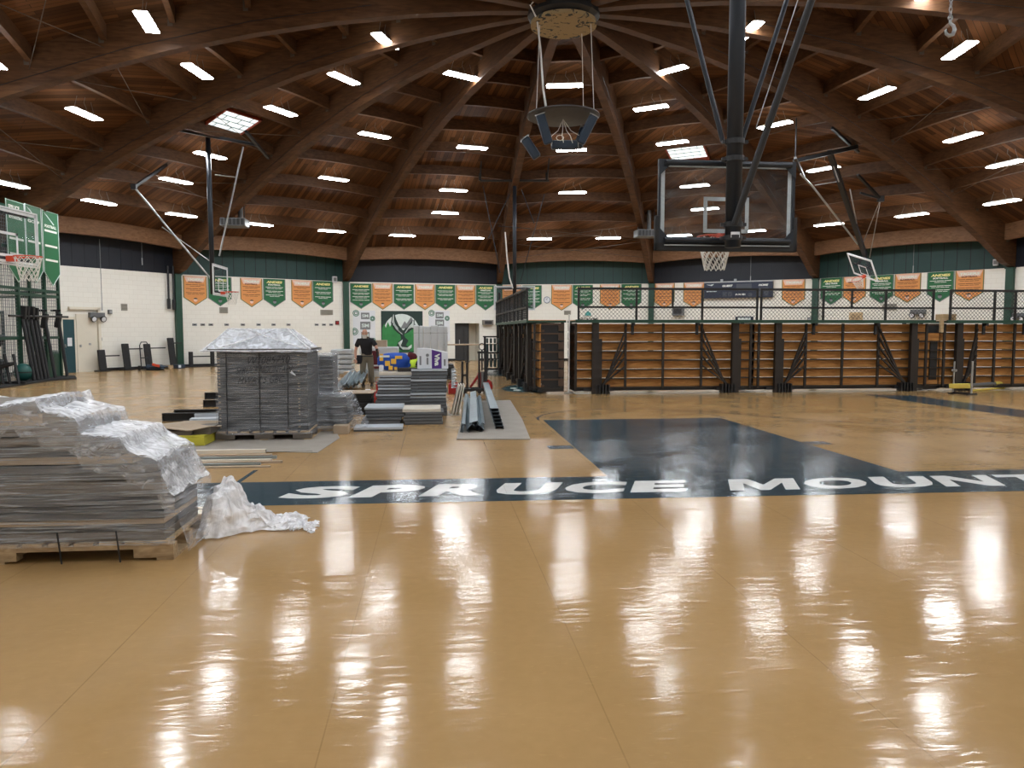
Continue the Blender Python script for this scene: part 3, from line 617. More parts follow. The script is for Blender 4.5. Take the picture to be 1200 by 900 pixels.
b.tube([dep(584, 265, YD-.1), dep(622, 268, YD-.1)], .02, 6); Lb(tD, b, 'side_brace', 'dark_steel')
b = MB(); b.tube([dep(592, 272, YD-.3), dep(594, 300, YD-.3), dep(597, 325, YD-.3), dep(601, 338, YD-.3)], .035, 6); Lb(tD, b, 'hoist_rope', 'net')
b = MB()
for z in (.15, .95): b.bar((pd.x-.7, YD-.08, 2.55+z), (pd.x+.7, YD-.08, 2.55+z), .06); b.bar((pd.x, YD-.16, 2.55+z), (pd.x, YD, 2.55+z), .08)
Lb(tD, b, 'board_mount', 'dark_steel')
# folded-up hoop on the right
YE = 27.6
m0, m1 = dep(972, 178, YE), dep(1014, 300, 32.6)
tE = make_hoop('hoop folded up towards the roof on a slanted dark mast, right side', (15.52, 33.03, 3.97), 0, back_pad=False, frame='white_frame')
X_ = Vector((.142, -.952, -.270)).normalized(); Z_ = Vector((-.465, -.305, .831)); Z_ = (Z_-X_*Z_.dot(X_)).normalized(); Y_ = Z_.cross(X_)
tE.rotation_euler = Matrix((X_, Y_, Z_)).transposed().to_euler()
b = MB(); b.bar(m0, m1, .17, .17); Lb(tE, b, 'mast', 'dark_steel')
b = MB()
for x in (-.5, .5): b.bar(m1, tE.matrix_basis @ Vector((x, .03, .55)), .07)
b.bar(tE.matrix_basis @ Vector((-.7, .04, .55)), tE.matrix_basis @ Vector((.7, .04, .55)), .08); Lb(tE, b, 'board_mount', 'dark_steel')
b = MB(); b.tube([dep(938, 204, 27.4), dep(952, 218, 27.8), dep(1005, 286, 31.9)], .035, 8); b.tube([dep(977, 195, 28.0), dep(983, 213, 28.7)], .022, 6); b.tube([dep(955, 217, 27.9), dep(980, 213, 28.6)], .02, 6); Lb(tE, b, 'folding_brace', 'steel')
b = MB(); b.bar(dep(930, 189, YE), dep(1005, 172, YE), .14); b.bar(dep(932, 185, YE-.5), dep(942, 208, YE+.6), .09); b.bar(dep(975, 150, YE-.8), dep(1006, 178, YE+.6), .09)
for q in ((932, 187, YE-.1), (1003, 173, YE)): p = dep(*q); b.tube([p, p+Vector((0, 0, max(.2, deck_z(hypot(p.x-CX, p.y-CY))-p.z-.05)))], .03, 6)
Lb(tE, b, 'roof_mounting_frame', 'black')
a1 = dep(1032, 233, 29.2); b = MB(); b.bar(dep(1005, 205, 28.4), a1, .09); b.bar(dep(1008, 226, 28.9), a1, .07); b.box(a1, (.22, .16, .22)); Lb(tE, b, 'winch_arm', 'black')
b = MB()
for q in ((1012, 283), (1019, 302)): b.tube([a1, dep(*q, 32.2)], .016, 5)
b.tube([dep(996, 222, 28.8), dep(1004, 262, 30.8)], .024, 5); Lb(tE, b, 'winch_cable', 'steel')
# chain and hook at the upper right
p = dep(1113, 38, 12.0); t = thing('chain_hook', 'bright steel hook on a short chain hanging at the upper right', 'hook', p)
b = MB(); b.tube([(.0, 0, .20), (.0, 0, .14), (.055, 0, .10), (.075, 0, .04), (.05, 0, -.03), (-.01, 0, -.05), (-.055, 0, -.02), (-.065, 0, .03), (-.05, 0, .05)], [.02, .022, .026, .03, .03, .028, .024, .018, .008], 10); b.tube([(.03*cos(k*pi/5), 0, .22+.035*sin(k*pi/5)) for k in range(10)], .012, 6, closed=True); b.build('hook', 'steel', t, smooth=True)
b = MB()
for k in range(34):
    z = .27+k*.075; b.tube([((.022*cos(a*pi/5) if k % 2 else 0), (0 if k % 2 else .022*cos(a*pi/5)), z+.05*sin(a*pi/5)) for a in range(10)], .008, 5, closed=True)
b.build('chain', 'steel', t)
# ================================================================ folded bleachers, seen from the framework side
RH = .243
M['tier_brown'] = mat('brown_tier_steel', (.075, .042, .026), .5)
def make_bleacher(name, label, group, L, posts, fans, mids, short=(), loc=(0, 0, 0), rz=0, rail=(0, 1), thin=(), mesh=True, aisle=None, D=1.15):
    """front plane at y = 0 looking along -y; x along the length"""
    t = thing(name, label, 'bleachers', loc, rz, group)
    xs = sorted([0.0] + list(mids) + [L])
    for k in range(7):
        z0 = .17+k*RH
        b = MB(); b.span((.03, .16, z0), (L-.03, .19, z0+RH-.03)); b.build('riser_board', 'riser', t)
        b = MB(); b.span((.0, .02, z0-.035), (L, .15, z0-.012)); b.build('tread_nosing', 'brown_steel', t)
        b = MB(); b.span((.02, .05, z0+RH-.027), (L-.02, .16, z0+RH-.023)); b.build('tread_lip', 'duct' if k % 2 else 'steel', t)
    for x in mids:
        b = MB(); b.span((x-.03, .0, .12), (x+.03, .05, 1.86)); b.build('upright', 'brown_steel', t)
    for x in posts:
        b = MB(); b.span((x-.085, -.10, .10), (x+.085, .02, 1.87)); b.span((x+.10, -.02, .10), (x+.19, .05, 1.45)); b.span((x-.10, -.12, .0), (x+.10, .0, .12)); b.build('main_post', 'brown_steel', t)
    for x, s, dx in fans:          # post x, direction, reach
        for k in range(5):
            b = MB(); z1 = .62+k*.245; b.bar((x+s*(.10+.03*k), -.07+.012*k, .16), (x+s*dx, -.02, z1+.12), .058, .035); b.build('diagonal_brace', 'brown_steel', t)
        b = MB()
        for k in range(5): b.span((x+s*(.02+k*.085)-.02, -.16, .0), (x+s*(.02+k*.085)+.02, .06, .24))
        b.span((x-s*.30, -.05, .07), (x+s*.5, .10, .15)); b.build('wheel_carriage', 'black', t)
    b = MB(); b.span((0, .10, .07), (L, .22, .17)); b.build('base_channel', 'black', t)
    b = MB(); b.span((.02, -.03, .0), (L-.02, -.01, .012)); b.build('floor_strip', 'steel', t)
    b = MB(); b.span((-.03, -.20, 1.87), (L+.03, -.15, 1.955)); b.span((0, -.15, 1.88), (L, D, 1.93)); b.build('deck_edge', 'green', t)
    b = MB(); b.span((.0, -.14, 1.931), (L, D-.01, 1.945)); b.build('deck_board', 'riser', t)
    for x in short:
        b = MB(); b.span((x-.035, -.08, 1.56), (x+.035, -.03, 1.87)); b.span((x-.035, -.2, 1.80), (x+.035, -.03, 1.87)); b.build('rail_bracket', 'black', t)
    # stepped ends of the tiers
    for xe in (.0, L):
        b = MB(); s = 1 if xe == 0 else -1
        for k in range(7):
            z0 = .17+k*RH; b.span((xe, .19, z0+RH-.06), (xe+s*.03, D-.05, z0+RH-.02)); b.span((xe, D-.2, z0+.03), (xe+s*.03, D-.05, z0+RH-.06)); b.span((xe, .19, z0), (xe+s*.03, .28, z0+.06))
        b.build('tier_end', 'tier_brown', t)
        b = MB(); b.span((xe+s*.05, .22, .12), (xe+s*.09, D-.04, 1.86)); b.build('end_panel', 'black', t)
    for xe in (.06, L-.06): b = MB(); b.span((xe-.04, .2, .05), (xe+.04, D-.05, .14)); b.span((xe-.04, D-.13, .14), (xe+.04, D-.05, 1.88)); b.build('side_frame', 'brown_steel', t)
    r0, r1 = rail[0]*L, rail[1]*L
    if r1 > r0:
        b = MB(); zt = 2.76
        b.bar((r0+.02, -.17, zt), (r1-.02, -.17, zt), .06); b.bar((r0+.02, -.17, 2.28), (r1-.02, -.17, 2.28), .05)
        for x in [r0+.05, r1-.05] + [x for x in thin]: b.bar((x, -.17, 1.95), (x, -.17, zt), .05)
        for x in (r0+(r1-r0)*.52,): b.bar((x, -.17, 2.28), (x, -.17, zt), .045)
        gr = b.build('guard_rail', 'black', t)
        if mesh:
            b = MB(); sp = .105; z0, z1 = 1.97, zt; H = z1-z0; n = int((r1-r0)/sp)
            for k in range(-int(H/sp)-1, n+1):
                for sg in (1, -1):
                    xa = r0+k*sp if sg == 1 else r0+k*sp+H; xb = xa+sg*H; za, zb = z0, z1
                    lo, hi = r0+.03, r1-.03
                    pts = []
                    f0 = 0; f1 = 1
                    dx = xb-xa
                    if dx > 0: f0 = max(0, (lo-xa)/dx); f1 = min(1, (hi-xa)/dx)
                    else: f0 = max(0, (hi-xa)/dx); f1 = min(1, (lo-xa)/dx)
                    if f1-f0 < .05: continue
                    b.bar((xa+dx*f0, -.165, za+H*f0), (xa+dx*f1, -.165, za+H*f1), .0075)
            b.build('wire_mesh', 'dark_steel', gr)
    if aisle:
        b = MB(); b.span((aisle-.12, .14, .35), (aisle+.12, .155, 1.36)); b.build('aisle_panel', 'black', t)
    return t
VB = 19.42
def ub(x): return cu(onv(x, 430, VB))[0]
G = 'bleachers in the long row on the right'
def unit(x0, x1, label, posts, fans, mids, short, rail=(0, 1), thin=(), aisle=None):
    u0, u1 = ub(x0), ub(x1); f = lambda x: ub(x)-u0
    return make_bleacher('bleacher_section', label, G, u1-u0, [f(x) for x in posts], [(f(a), s, abs(ub(b_)-ub(a))) for a, s, b_ in fans], [f(x) for x in mids], [f(x) for x in short], W(u0, VB), YAW, rail, [f(x) for x in thin], True, f(aisle) if aisle else None)
unit(674, 884.6, 'folded wooden bleacher section nearest the middle, left end of the long row', (697, 860), ((697, 1, 733), (860, -1, 822)), (674.8, 733, 777, 822, 879.5), (740, 815), thin=(743, 819))
unit(885, 1088, 'folded wooden bleacher section in the middle of the long row', (910, 1068), ((910, 1, 944), (1068, -1, 1029)), (889, 944, 987, 1029, 1085), (951, 1023), thin=(959, 1031))
unit(1104, 1312, 'folded wooden bleacher section at the right edge, behind the yellow padded stand', (1121, 1290), ((1121, 1, 1143), (1290, -1, 1206)), (1106, 1143, 1165, 1188, 1250, 1309), (1149, 1196), thin=(1157, 1181, 1240))
# narrow aisle steps between two sections
u0, u1 = ub(1089), ub(1103)
t = thing('bleacher_aisle', 'narrow wooden aisle unit with a black slot between two bleacher sections', 'bleachers', W(u0, VB), YAW)
for k in range(6):
    z0 = .17+k*RH; b = MB(); b.span((.0, .14, z0), (u1-u0, .17, z0+RH-.03)); b.build('riser_board', 'riser', t)
    b = MB(); b.span((.0, .02, z0-.035), (u1-u0, .13, z0-.012)); b.build('tread_nosing', 'brown_steel', t)
b = MB(); b.span((.08, .10, .3), (u1-u0-.06, .13, 1.36)); b.build('slot_panel', 'black', t)
b = MB(); b.span((0, .15, .03), (u1-u0, .95, .14)); b.span((0, .85, .03), (u1-u0, .95, 1.6)); b.build('back_frame', 'brown_steel', t)
t = thing('plywood_box', 'tan plywood box top showing above the bleacher aisle', 'box', W(ub(1100.5), VB-.06, 0), YAW)
b = MB(); b.span((0, 0, 1.957), (.40, .30, 2.12)); b.build('box_body', 'plywood', t); b = MB(); b.span((-.02, .02, 1.62), (.06, .10, 1.957)); b.build('leg', 'plywood', t)
b = MB(); b.span((-.01, -.012, 2.08), (.41, .0, 2.12)); b.build('edge_batten', 'plywood', t)
# the side bleachers, edge on, facing left
US = 2.62
for k, lab in enumerate(('dark folded side bleacher section at the near end of the edge-on row', 'dark folded side bleacher section in the middle of the edge-on row', 'dark folded side bleacher section at the far end of the edge-on row')):
    L_ = 3.3; v1 = 19.5+(k+1)*L_
    make_bleacher('side_bleacher_section', lab, 'side bleachers seen edge on', L_-.06, (.55, L_-.75), ((.55, 1, .9), (L_-.75, -1, .9)), (.03, 1.15, 2.1, L_-.12), (1.2, 2.2), loc=W(US, v1), rz=YAW-pi/2, thin=(1.0, 2.0), D=.86)
# thin white pole at their corner
t = thing('white_pole', 'thin white pole standing at the corner where the two bleacher rows meet', 'pole', fl(666.5, 461))
b = MB(); b.tube([(0, 0, .02), (0, 0, 2.05)], .02, 8); b.build('pole_tube', 'white_metal', t); b = MB(); b.lathe([(.14, 0), (.14, .015), (.03, .03)], n=16); b.build('base', 'steel', t); b = MB(); b.tube([(0, 0, 2.05), (0, 0, 2.10)], .028, 8); b.build('cap', 'white_metal', t)
# stand with yellow pad in front of the right bleachers
p = fl(1117, 461.5); q = fl(1138, 463); t = thing('padded_stand', 'low stand with two silver posts and a yellow padded bar before the bleachers', 'stand', p, atan2(q.y-p.y, q.x-p.x)); ln = (q-p).length
b = MB(); b.tube([(0, 0, .0), (0, 0, .86)], .022, 8); b.tube([(-.05, 0, .62), (.06, 0, .62)], .035, 8); b.build('post', 'steel', t)
b = MB(); b.tube([(ln, 0, .0), (ln, 0, .88)], .030, 8); b.build('post', 'steel', t)
b = MB(); b.bar((-.08, -.02, .20), (ln-.02, -.02, .24), .13, .13); b.build('yellow_pad', 'yellow', t, bevel=.02)
b = MB(); b.bar((0, -.2, .02), (0, .25, .02), .06, .04); b.bar((ln, -.2, .02), (ln, .25, .02), .06, .04); b.bar((0, 0, .035), (ln, 0, .035), .05, .05); b.build('foot', 'black', t)
p, q = fl(1137, 459), fl(1230, 452); t = thing('floor_pole', 'long grey pole with yellow bands lying in front of the right bleachers', 'pole', p + Vector((0, 0, .09)))
d = q-p; b = MB(); b.tube([(0, 0, .08), d+Vector((0, 0, .10))], .055, 10); b.build('tube', 'duct', t); b = MB(); b.tube([d*.02+Vector((0, 0, -.06)), d*.40+Vector((0, 0, -.05))], .03, 8); b.build('yellow_strip', 'yellow', t); b = MB(); b.tube([d*.28+Vector((0, 0, .085)), d*.44+Vector((0, 0, .09))], .059, 10); b.build('yellow_band', 'yellow', t)
# ================================================================ things on the walls
ORDW = ORD + ['twenty-first', 'twenty-second', 'twenty-third', 'twenty-fourth', 'twenty-fifth', 'twenty-sixth', 'twenty-seventh', 'twenty-eighth', 'twenty-ninth', 'thirtieth']
BAN = [(-2, 214, 242, 323, 358, 'O', 'FOOTBALL'), (-2, 243, 271, 324, 359, 'G', 'FOOTBALL'), (-2, 281, 307, 325.5, 360, 'O', 'FOOTBALL'), (-2, 308, 334, 326.5, 360, 'G', 'FOOTBALL'), (-2, 341, 365.5, 328, 361, 'O', ''), (-2, 366, 390, 329, 361.5, 'G', ''),
       (-1, 410, 435.5, 332, 362, 'G', ''), (-1, 436, 460, 332, 363, 'O', ''), (-1, 461, 485, 333, 363, 'G', ''), (-1, 486, 509.5, 333, 363.5, 'O', ''), (-1, 510, 533.5, 333.5, 363.5, 'G', ''), (-1, 534, 557, 334, 363.5, 'O', ''), (-1, 557.5, 580, 334, 364, 'G', 'WRESTLING'),
       (0, 588, 611, 334.5, 364, 'O', ''), (0, 612, 635, 334.5, 364, 'G', ''), (0, 646, 670.5, 334, 364, 'O', ''), (0, 671, 695, 334, 363, 'G', ''), (0, 703, 727, 333.5, 363, 'O', ''), (0, 728, 752, 333, 363, 'G', ''),
       (1, 767, 791, 332, 362, 'O', ''), (1, 801, 826, 331, 361, 'O', ''), (1, 916.5, 944, 326.5, 359, 'O', ''),
       (2, 962, 988, 325, 357.5, 'G', 'GIRLS TRACK'), (2, 988.5, 1015.5, 323.5, 356.5, 'O', 'GIRLS TRACK'), (2, 1020, 1048, 321, 356, 'G', 'BASEBALL'), (2, 1049, 1080, 318.5, 355, 'O', 'BASEBALL'), (2, 1087, 1119, 316, 354, 'G', 'SOFTBALL'), (2, 1120, 1154, 314, 353, 'O', 'SOFTBALL')]
rnd = random.Random(3)
for k, (i, x0, x1, yt, yb, c, sport) in enumerate(BAN):
    P, Q = onwall(i, x0, yt, .02), onwall(i, x1, yt, .02); zt = min(P.z, ZT-.01); zb = onwall(i, (x0+x1)/2, yb, .02).z
    wd = (Q-P).length; h = zt-zb; rz = wall_rz(i)
    word = 'ANDIES' if c == 'G' else 'TIGERS'
    t = thing('pennant_banner', f"{'green' if c == 'G' else 'orange'} {word} banner, {ORDW[k]} from the left along the far walls", 'banner', Vector((P.x, P.y, zb)), rz, 'championship banners on the walls')
    hb = h*.27
    b = MB(); b.prism([(0, 0, h), (0, 0, hb), (wd/2, 0, 0), (wd, 0, hb), (wd, 0, h)], (0, .012, 0)); b.build('cloth', 'ban_green' if c == 'G' else 'ban_orange', t)
    b = MB(); e = .022; y = -.003
    for a, d in (((e, h), (e, hb)), ((e, hb), (wd/2, e)), ((wd/2, e), (wd-e, hb)), ((wd-e, hb), (wd-e, h))): b.bar((a[0], y, a[1]), (d[0], y, d[1]), .028, .006, up=(0, 1, 0))
    b.build('edge_trim', 'ink_green' if c == 'O' else 'ink_grey', t)
    b = MB()
    if c == 'O':
        b.add([(wd*.05, -.004, h*.985), (wd*.95, -.004, h*.985), (wd*.86, -.004, h*.80), (wd*.14, -.004, h*.80)], [(0, 1, 2, 3)]); b.build('title_band', 'ban_pale', t); b = MB()
    b.text(word, (wd*.14, -.008, h*.845), (1, 0, 0), (0, 0, 1), wd*.70, h*.085, shear=.25, bold=.05); b.build('title', 'ink_yellow' if c == 'G' else 'ink_white', t)
    ink = 'ink_white' if c == 'G' else 'ink_brown'
    if sport: b = MB(); b.text(sport, (wd*.22, -.006, h*.765), (1, 0, 0), (0, 0, 1), wd*.56, h*.055, bold=.05); b.build('sport_name', ink, t)
    b = MB(); z = h*(.715 if sport else .765)
    for r_ in range(7):
        full = r_ % 2 == 0; n = 3 if full else rnd.choice((2, 3, 4)); hw = wd*(.40 if full else .12+.055*n)
        if r_ and full and rnd.random() < .25: z -= h*.03
        xs = [-hw+2*hw*q/n for q in range(n+1)]
        for q in range(n): b.span((wd/2+xs[q]+.012, -.006, z-.024*(1 if full else .8)), (wd/2+xs[q+1]-.012, -.002, z))
        z -= h*(.052 if full else .085)
        if z < h*.34: break
    b.build('text_rows', ink, t)
    b = MB(); b.prism([(wd/2+.085*cos(a), -.004, h*.19+.085*sin(a)) for a in [2*pi*q/14 for q in range(14)]], (0, -.003, 0)); cr = b.build('crest', 'ban_pale' if c == 'O' else 'ink_grey', t)
    b = MB(); b.prism([(wd/2+.09*cos(a), -.008, h*.19+.035+.06*sin(a)) for a in [pi*q/8 for q in range(9)]], (0, -.003, 0)); b.build('crest_crown', 'ink_black', cr)
# three large banners above the cage, three hung from its top rail
def boxed(name, label, cat, i, x0, y0, x1, y1, depth, m, group=None, off=0.0):
    P, Q = onwall(i, x0, y1, off), onwall(i, x1, y1, off); top_ = onwall(i, (x0+x1)/2, y0, off); t = thing(name, label, cat, P, wall_rz(i), group); return t, (Q-P).length, top_.z-P.z
# scoreboard
t, wd, h = boxed('scoreboard', 'long navy scoreboard with GUEST and HOME sides on the far wall', 'scoreboard', 1, 826, 331, 906, 350, .2, None)
b = MB(); b.span((0, -.22, 0), (wd, -.01, h)); b.build('case', 'score_navy', t, bevel=.02)
b = MB(); b.span((0, -.23, h), (wd, -.02, h+.05)); b.build('top_trim', 'steel', t)
for nm, x, w_, z, hh, sh in (('GUEST', .27, .15, .72, .13, .3), ('HOME', .80, .13, .72, .13, .3), ('POWER', .47, .15, .16, .11, .2)):
    b = MB(); b.text(nm, (wd*x, -.222, h*z), (1, 0, 0), (0, 0, 1), wd*w_, h*hh, shear=sh, bold=.05); b.build('lettering', 'ink_white', t)
for x0, x1, z0, z1 in ((.28, .42, .50, .62), (.28, .34, .1, .4), (.36, .42, .1, .4), (.48, .70, .45, .90), (.66, .71, .08, .3), (.80, .94, .48, .64), (.80, .86, .1, .4), (.88, .94, .1, .4)):
    b = MB(); b.span((wd*x0, -.226, h*z0), (wd*x1, -.218, h*z1)); b.build('score_window', 'window_grey', t)
b = MB(); b.add([(wd*.03, -.224, h*.90), (wd*.10, -.224, h*.88), (wd*.15, -.224, h*.93), (wd*.12, -.224, h*.80), (wd*.08, -.224, h*.84)], [(0, 1, 2, 3, 4)]); b.span((wd*.04, -.224, h*.42), (wd*.19, -.220, h*.47)); b.build('sponsor_mark', 'mural_pale', t)
for x in (.24, .44): b = MB(); b.span((wd*x, -.16, h+.05), (wd*x+.12, -.06, h+.18)); b.build('mounting_lug', 'steel', t)
# round clock
p = onwall(0, 641, 351.5, .01); t = thing('wall_clock', 'round wall clock with blue-grey rim between two banners', 'clock', p, wall_rz(0))
T_ = Matrix.Rotation(pi/2, 4, 'X'); b = MB(T_); b.lathe([(.185, 0), (.185, .05), (.155, .06), (.155, .045)], n=28); b.build('rim', mat('slate_blue_rim', (.12, .17, .24), .4), t)
b = MB(T_); b.lathe([(.153, .03), (.153, .047)], n=28); b.build('dial', 'white_card', t)
b = MB(); b.bar((0, -.052, 0), (-.06, -.052, .06), .018, .006, up=(0, 1, 0)); b.bar((0, -.052, 0), (.02, -.052, .12), .014, .006, up=(0, 1, 0)); b.build('hand', 'ink_black', t)
# mural with the bird
t, wd, h = boxed('wall_mural', 'square green mural with a feathered bird in a pale round sky', 'mural', -1, 447, 364.5, 495.5, 413.5, .03, None)
b = MB(); b.span((0, -.03, 0), (wd, 0, h)); b.build('board', 'mural_dark', t)
cx_, cz_, rr = wd*.49, h*.42, wd*.43
def mp(x, z, k): return (wd*x, -.031-.0025*k, h*z)
cz_ = h*.50
b = MB(); b.add([(cx_+rr*cos(a), -.0335, cz_+rr*1.0*sin(a)) for a in [2*pi*q/40 for q in range(40)]], [tuple(range(40))[::-1]]); b.build('round_sky', 'mural_pale', t)
fo = [(.02, .03), (.02, .58), (.07, .70), (.11, .60), (.16, .74), (.21, .62), (.26, .72), (.31, .58), (.36, .62), (.44, .48), (.56, .50), (.64, .62), (.70, .52), (.77, .66), (.83, .54), (.90, .64), (.98, .5), (.98, .03)]
b = MB(); b.add([mp(x, z, 2) for x, z in fo], [tuple(range(len(fo)))]); b.build('forest', 'mural_green', t)
b = MB(); b.add([mp(*q, 1.5) for q in ((.46, .58), (.56, .76), (.61, .70), (.72, .86), (.86, .60))], [(0, 1, 2, 3, 4)]); b.build('mountain', 'ink_grey', t)
def feather(b, pts, w0, k):
    pts = [Vector(mp(*q, k)) for q in pts]; n = len(pts); L_ = []; R_ = []
    for j, p in enumerate(pts):
        d = (pts[min(n-1, j+1)]-pts[max(0, j-1)]).normalized(); nn = Vector((-d.z, 0, d.x)); ww = w0*sin(pi*(j+.35)/(n+.2))
        L_.append(p+nn*ww); R_.append(p-nn*ww)
    b.add(L_+R_, [(j, j+1, n+j+1, n+j) for j in range(n-1)])
bd = MB(); bp_ = MB()
bd.add([mp(*q, 2.7) for q in ((.53, .40), (.42, .46), (.30, .56), (.24, .68), (.26, .84), (.32, .94), (.36, .80), (.42, .66), (.50, .56), (.57, .50))], [tuple(range(10))])
bd.add([mp(*q, 2.7) for q in ((.54, .44), (.60, .58), (.70, .72), (.80, .80), (.80, .66), (.74, .56), (.64, .48))], [tuple(range(7))])
bd.add([mp(*q, 2.7) for q in ((.50, .34), (.40, .26), (.36, .14), (.48, .05), (.66, .05), (.76, .16), (.64, .14), (.56, .20), (.58, .32))], [tuple(range(9))])
for q in range(9):      # left wing raised
    f = q/8; pts = [(.50-.02*f, .42+.03*f), (.40-.05*f, .50+.06*f), (.30-.04*f+.08*(1-f), .58+.14*f), (.27+.02*f, .66+.24*f)]; feather(bd, pts, wd*.034, 3); feather(bp_, [(a+.010, c+.016) for a, c in pts], wd*.012, 4)
for q in range(8):      # right wing
    f = q/7; pts = [(.56, .45+.02*f), (.64+.02*f, .56+.05*f), (.72+.02*f, .60+.09*f), (.80-.04*f, .58+.20*f)]; feather(bd, pts, wd*.030, 3); feather(bp_, [(a+.008, c+.016) for a, c in pts], wd*.011, 4)
feather(bd, [(.60, .60), (.56, .52), (.50, .44), (.52, .34), (.60, .28), (.56, .20), (.44, .18)], wd*.055, 3)
for q in range(6):      # tail
    f = q/5; pts = [(.50, .30-.02*f), (.40+.05*f, .22-.06*f), (.45+.06*f, .12-.05*f), (.62+.04*f, .10-.03*f), (.72, .18-.06*f)]; feather(bd, pts, wd*.026, 3); feather(bp_, [(a+.006, c+.014) for a, c in pts], wd*.010, 4)
bd.build('bird', 'mural_dark', t); bp_.build('bird_feather_lines', 'mural_pale', t)
# two white posters with grey crests
def poster(x0, y0, x1, y1, label, rows):
    t, wd, h = boxed('logo_poster', label, 'poster', -1, x0, y0, x1, y1, .02, None)
    b = MB(); b.span((0, -.02, 0), (wd, 0, h)); b.build('sheet', 'white_card', t)
    for x, z, w_ in rows:
        b = MB(); ww, hh = wd*w_, wd*w_*.78; zz = h-wd*z; b.span((wd*x-ww/2, -.024, zz-hh/2), (wd*x+ww/2, -.0205, zz+hh/2)); b.build('crest_block', 'ink_grey', t, bevel=.004)
        b = MB(); b.text('SM', (wd*x-ww*.36, -.026, zz-hh*.22), (1, 0, 0), (0, 0, 1), ww*.72, hh*.46, bold=.03); b.build('crest_letters', 'mural_pale', t)
    for x, z, r_ in ((.14, .12, .13), (.88, .36, .10), (.06, .95, .15), (.9, 1.38, .12)):
        zz = h-wd*z
        if zz-wd*r_ < 0: continue
        b = MB()
        for rad in (r_, r_*.55): b.tube([(min(wd-.01, max(.01, wd*x+wd*rad*cos(a))), -.022, zz+wd*rad*sin(a)) for a in [2*pi*q/20 for q in range(20)]], .022, 5, closed=True)
        b.build('ring_mark', 'ink_green', t)
poster(414, 364, 440, 403.5, 'white poster with grey crests and green rings, left of the mural', ((.55, .24, .38), (.55, .68, .46), (.55, 1.12, .38)))
poster(502.5, 364, 527, 400, 'white poster with grey crests and green rings, right of the mural', ((.52, .22, .38), (.52, .58, .42)))
# REST ROOMS sign on the wall
t, wd, h = boxed('wall_sign', 'small teal emblem and black lettering on the cream wall behind the mesh rail', 'sign', 0, 678, 364, 702, 376, .01, None)
b = MB(); b.text('REST ROOMS', (0, -.012, 0), (1, 0, 0), (0, 0, 1), wd*.95, h*.30, bold=.04); b.build('lettering', 'ink_black', t)
b = MB(); b.prism([(wd*.3, -.004, h*.5), (wd*.62, -.004, h*.5), (wd*.60, -.004, h*.75), (wd*.46, -.004, h*.98), (wd*.33, -.004, h*.75)], (0, -.008, 0)); b.build('emblem', mat('teal_print', (.08, .36, .34), .5), t)
b = MB(); b.span((wd*.28, -.012, h*.42), (wd*.64, -.004, h*.46)); b.build('emblem_base', 'ink_black', t)
# vents, boxes, emergency lights
def vent(i, x0, y0, x1, y1, label):
    t, wd, h = boxed('wall_vent', label, 'vent', i, x0, y0, x1, y1, .03, None)
    b = MB(); b.span((0, -.03, 0), (wd, 0, h)); b.build('plate', mat('stone_grey_plate', (.36, .34, .29), .6), t)
    b = MB()
    for k in range(5): b.box((wd/2, -.032, h*(.15+.175*k)), (wd*.88, .012, h*.10), rx=.4)
    b.build('louvre', mat('dark_louvre', (.20, .19, .165), .6), t)
vent(-3, 142, 356, 149, 364, 'small grey wall vent above the leaning benches at left')
vent(-2, 257, 360, 267, 367, 'grey wall vent below the left hoop')
vent(-2, 375.5, 363, 390, 369, 'wide grey wall vent below the right-hand pair of banners at left')
vent(0, 661, 364, 669, 369, 'small beige wall vent left of the mesh rail')
vent(2, 1034, 356, 1051, 364, 'grey wall vent under the baseball banners at right')
def twin_lamp(i, x, y, label, sc=1.0):
    p = onwall(i, x, y, .02); t = thing('emergency_light', label, 'emergency light', p, wall_rz(i))
    b = MB(); b.span((-.32*sc, -.16*sc, -.05*sc), (.32*sc, 0, .16*sc)); b.build('case', 'duct', t, bevel=.02)
    for s in (-1, 1):
        T2 = Matrix.Translation((s*.2*sc, -.14*sc, -.08*sc)) @ Matrix.Rotation(pi/2+.3, 4, 'X'); b = MB(T2); b.lathe([(.04*sc, -.06), (.10*sc, .0), (.13*sc, .09*sc), (.10*sc, .10*sc)], n=16); h_ = b.build('lamp_head', 'black', t); b = MB(T2); b.lathe([(.095*sc, .098*sc), (.09*sc, .112*sc)], n=16); b.build('lens', 'white_card', h_)
twin_lamp(-3, 111.5, 371, 'twin-head emergency light on the left wall above the leaning benches')
twin_lamp(2, 1077, 367, 'twin-head emergency light on the right wall under the softball banners')
twin_lamp(3, 1197, 371, 'twin-head emergency light at the right edge of the photo', .9)
def small_box(name, i, x0, y0, x1, y1, dp, m, label, cat, extra=None):
    t, wd, h = boxed(name, label, cat, i, x0, y0, x1, y1, dp, None)
    b = MB(); b.span((0, -dp, 0), (wd, 0, h)); b.build('case', m, t, bevel=.008)
    b = MB(); b.span((wd*.15, -dp-.012, h*.2), (wd*.85, -dp, h*.8)); b.build('face', extra or 'steel', t); return t
small_box('wall_speaker', -1, 565, 375, 577, 381, .25, mat('taupe_case', (.20, .18, .16), .6), 'brown wall speaker box right of the far doorway', 'speaker', 'ink_black')
small_box('wall_speaker', 1, 789, 360, 802, 370, .25, 'duct', 'grey wall speaker behind the mesh rail of the long bleachers', 'speaker', 'ink_black')
small_box('fire_alarm', -2, 393, 376, 397, 380.5, .06, 'maroon', 'small dark red alarm box beside the second green column', 'alarm', 'red')
small_box('wall_switch', -3, 103, 401.5, 106.5, 405, .04, 'duct', 'dark switch box on the left wall beside the cream door', 'switch')
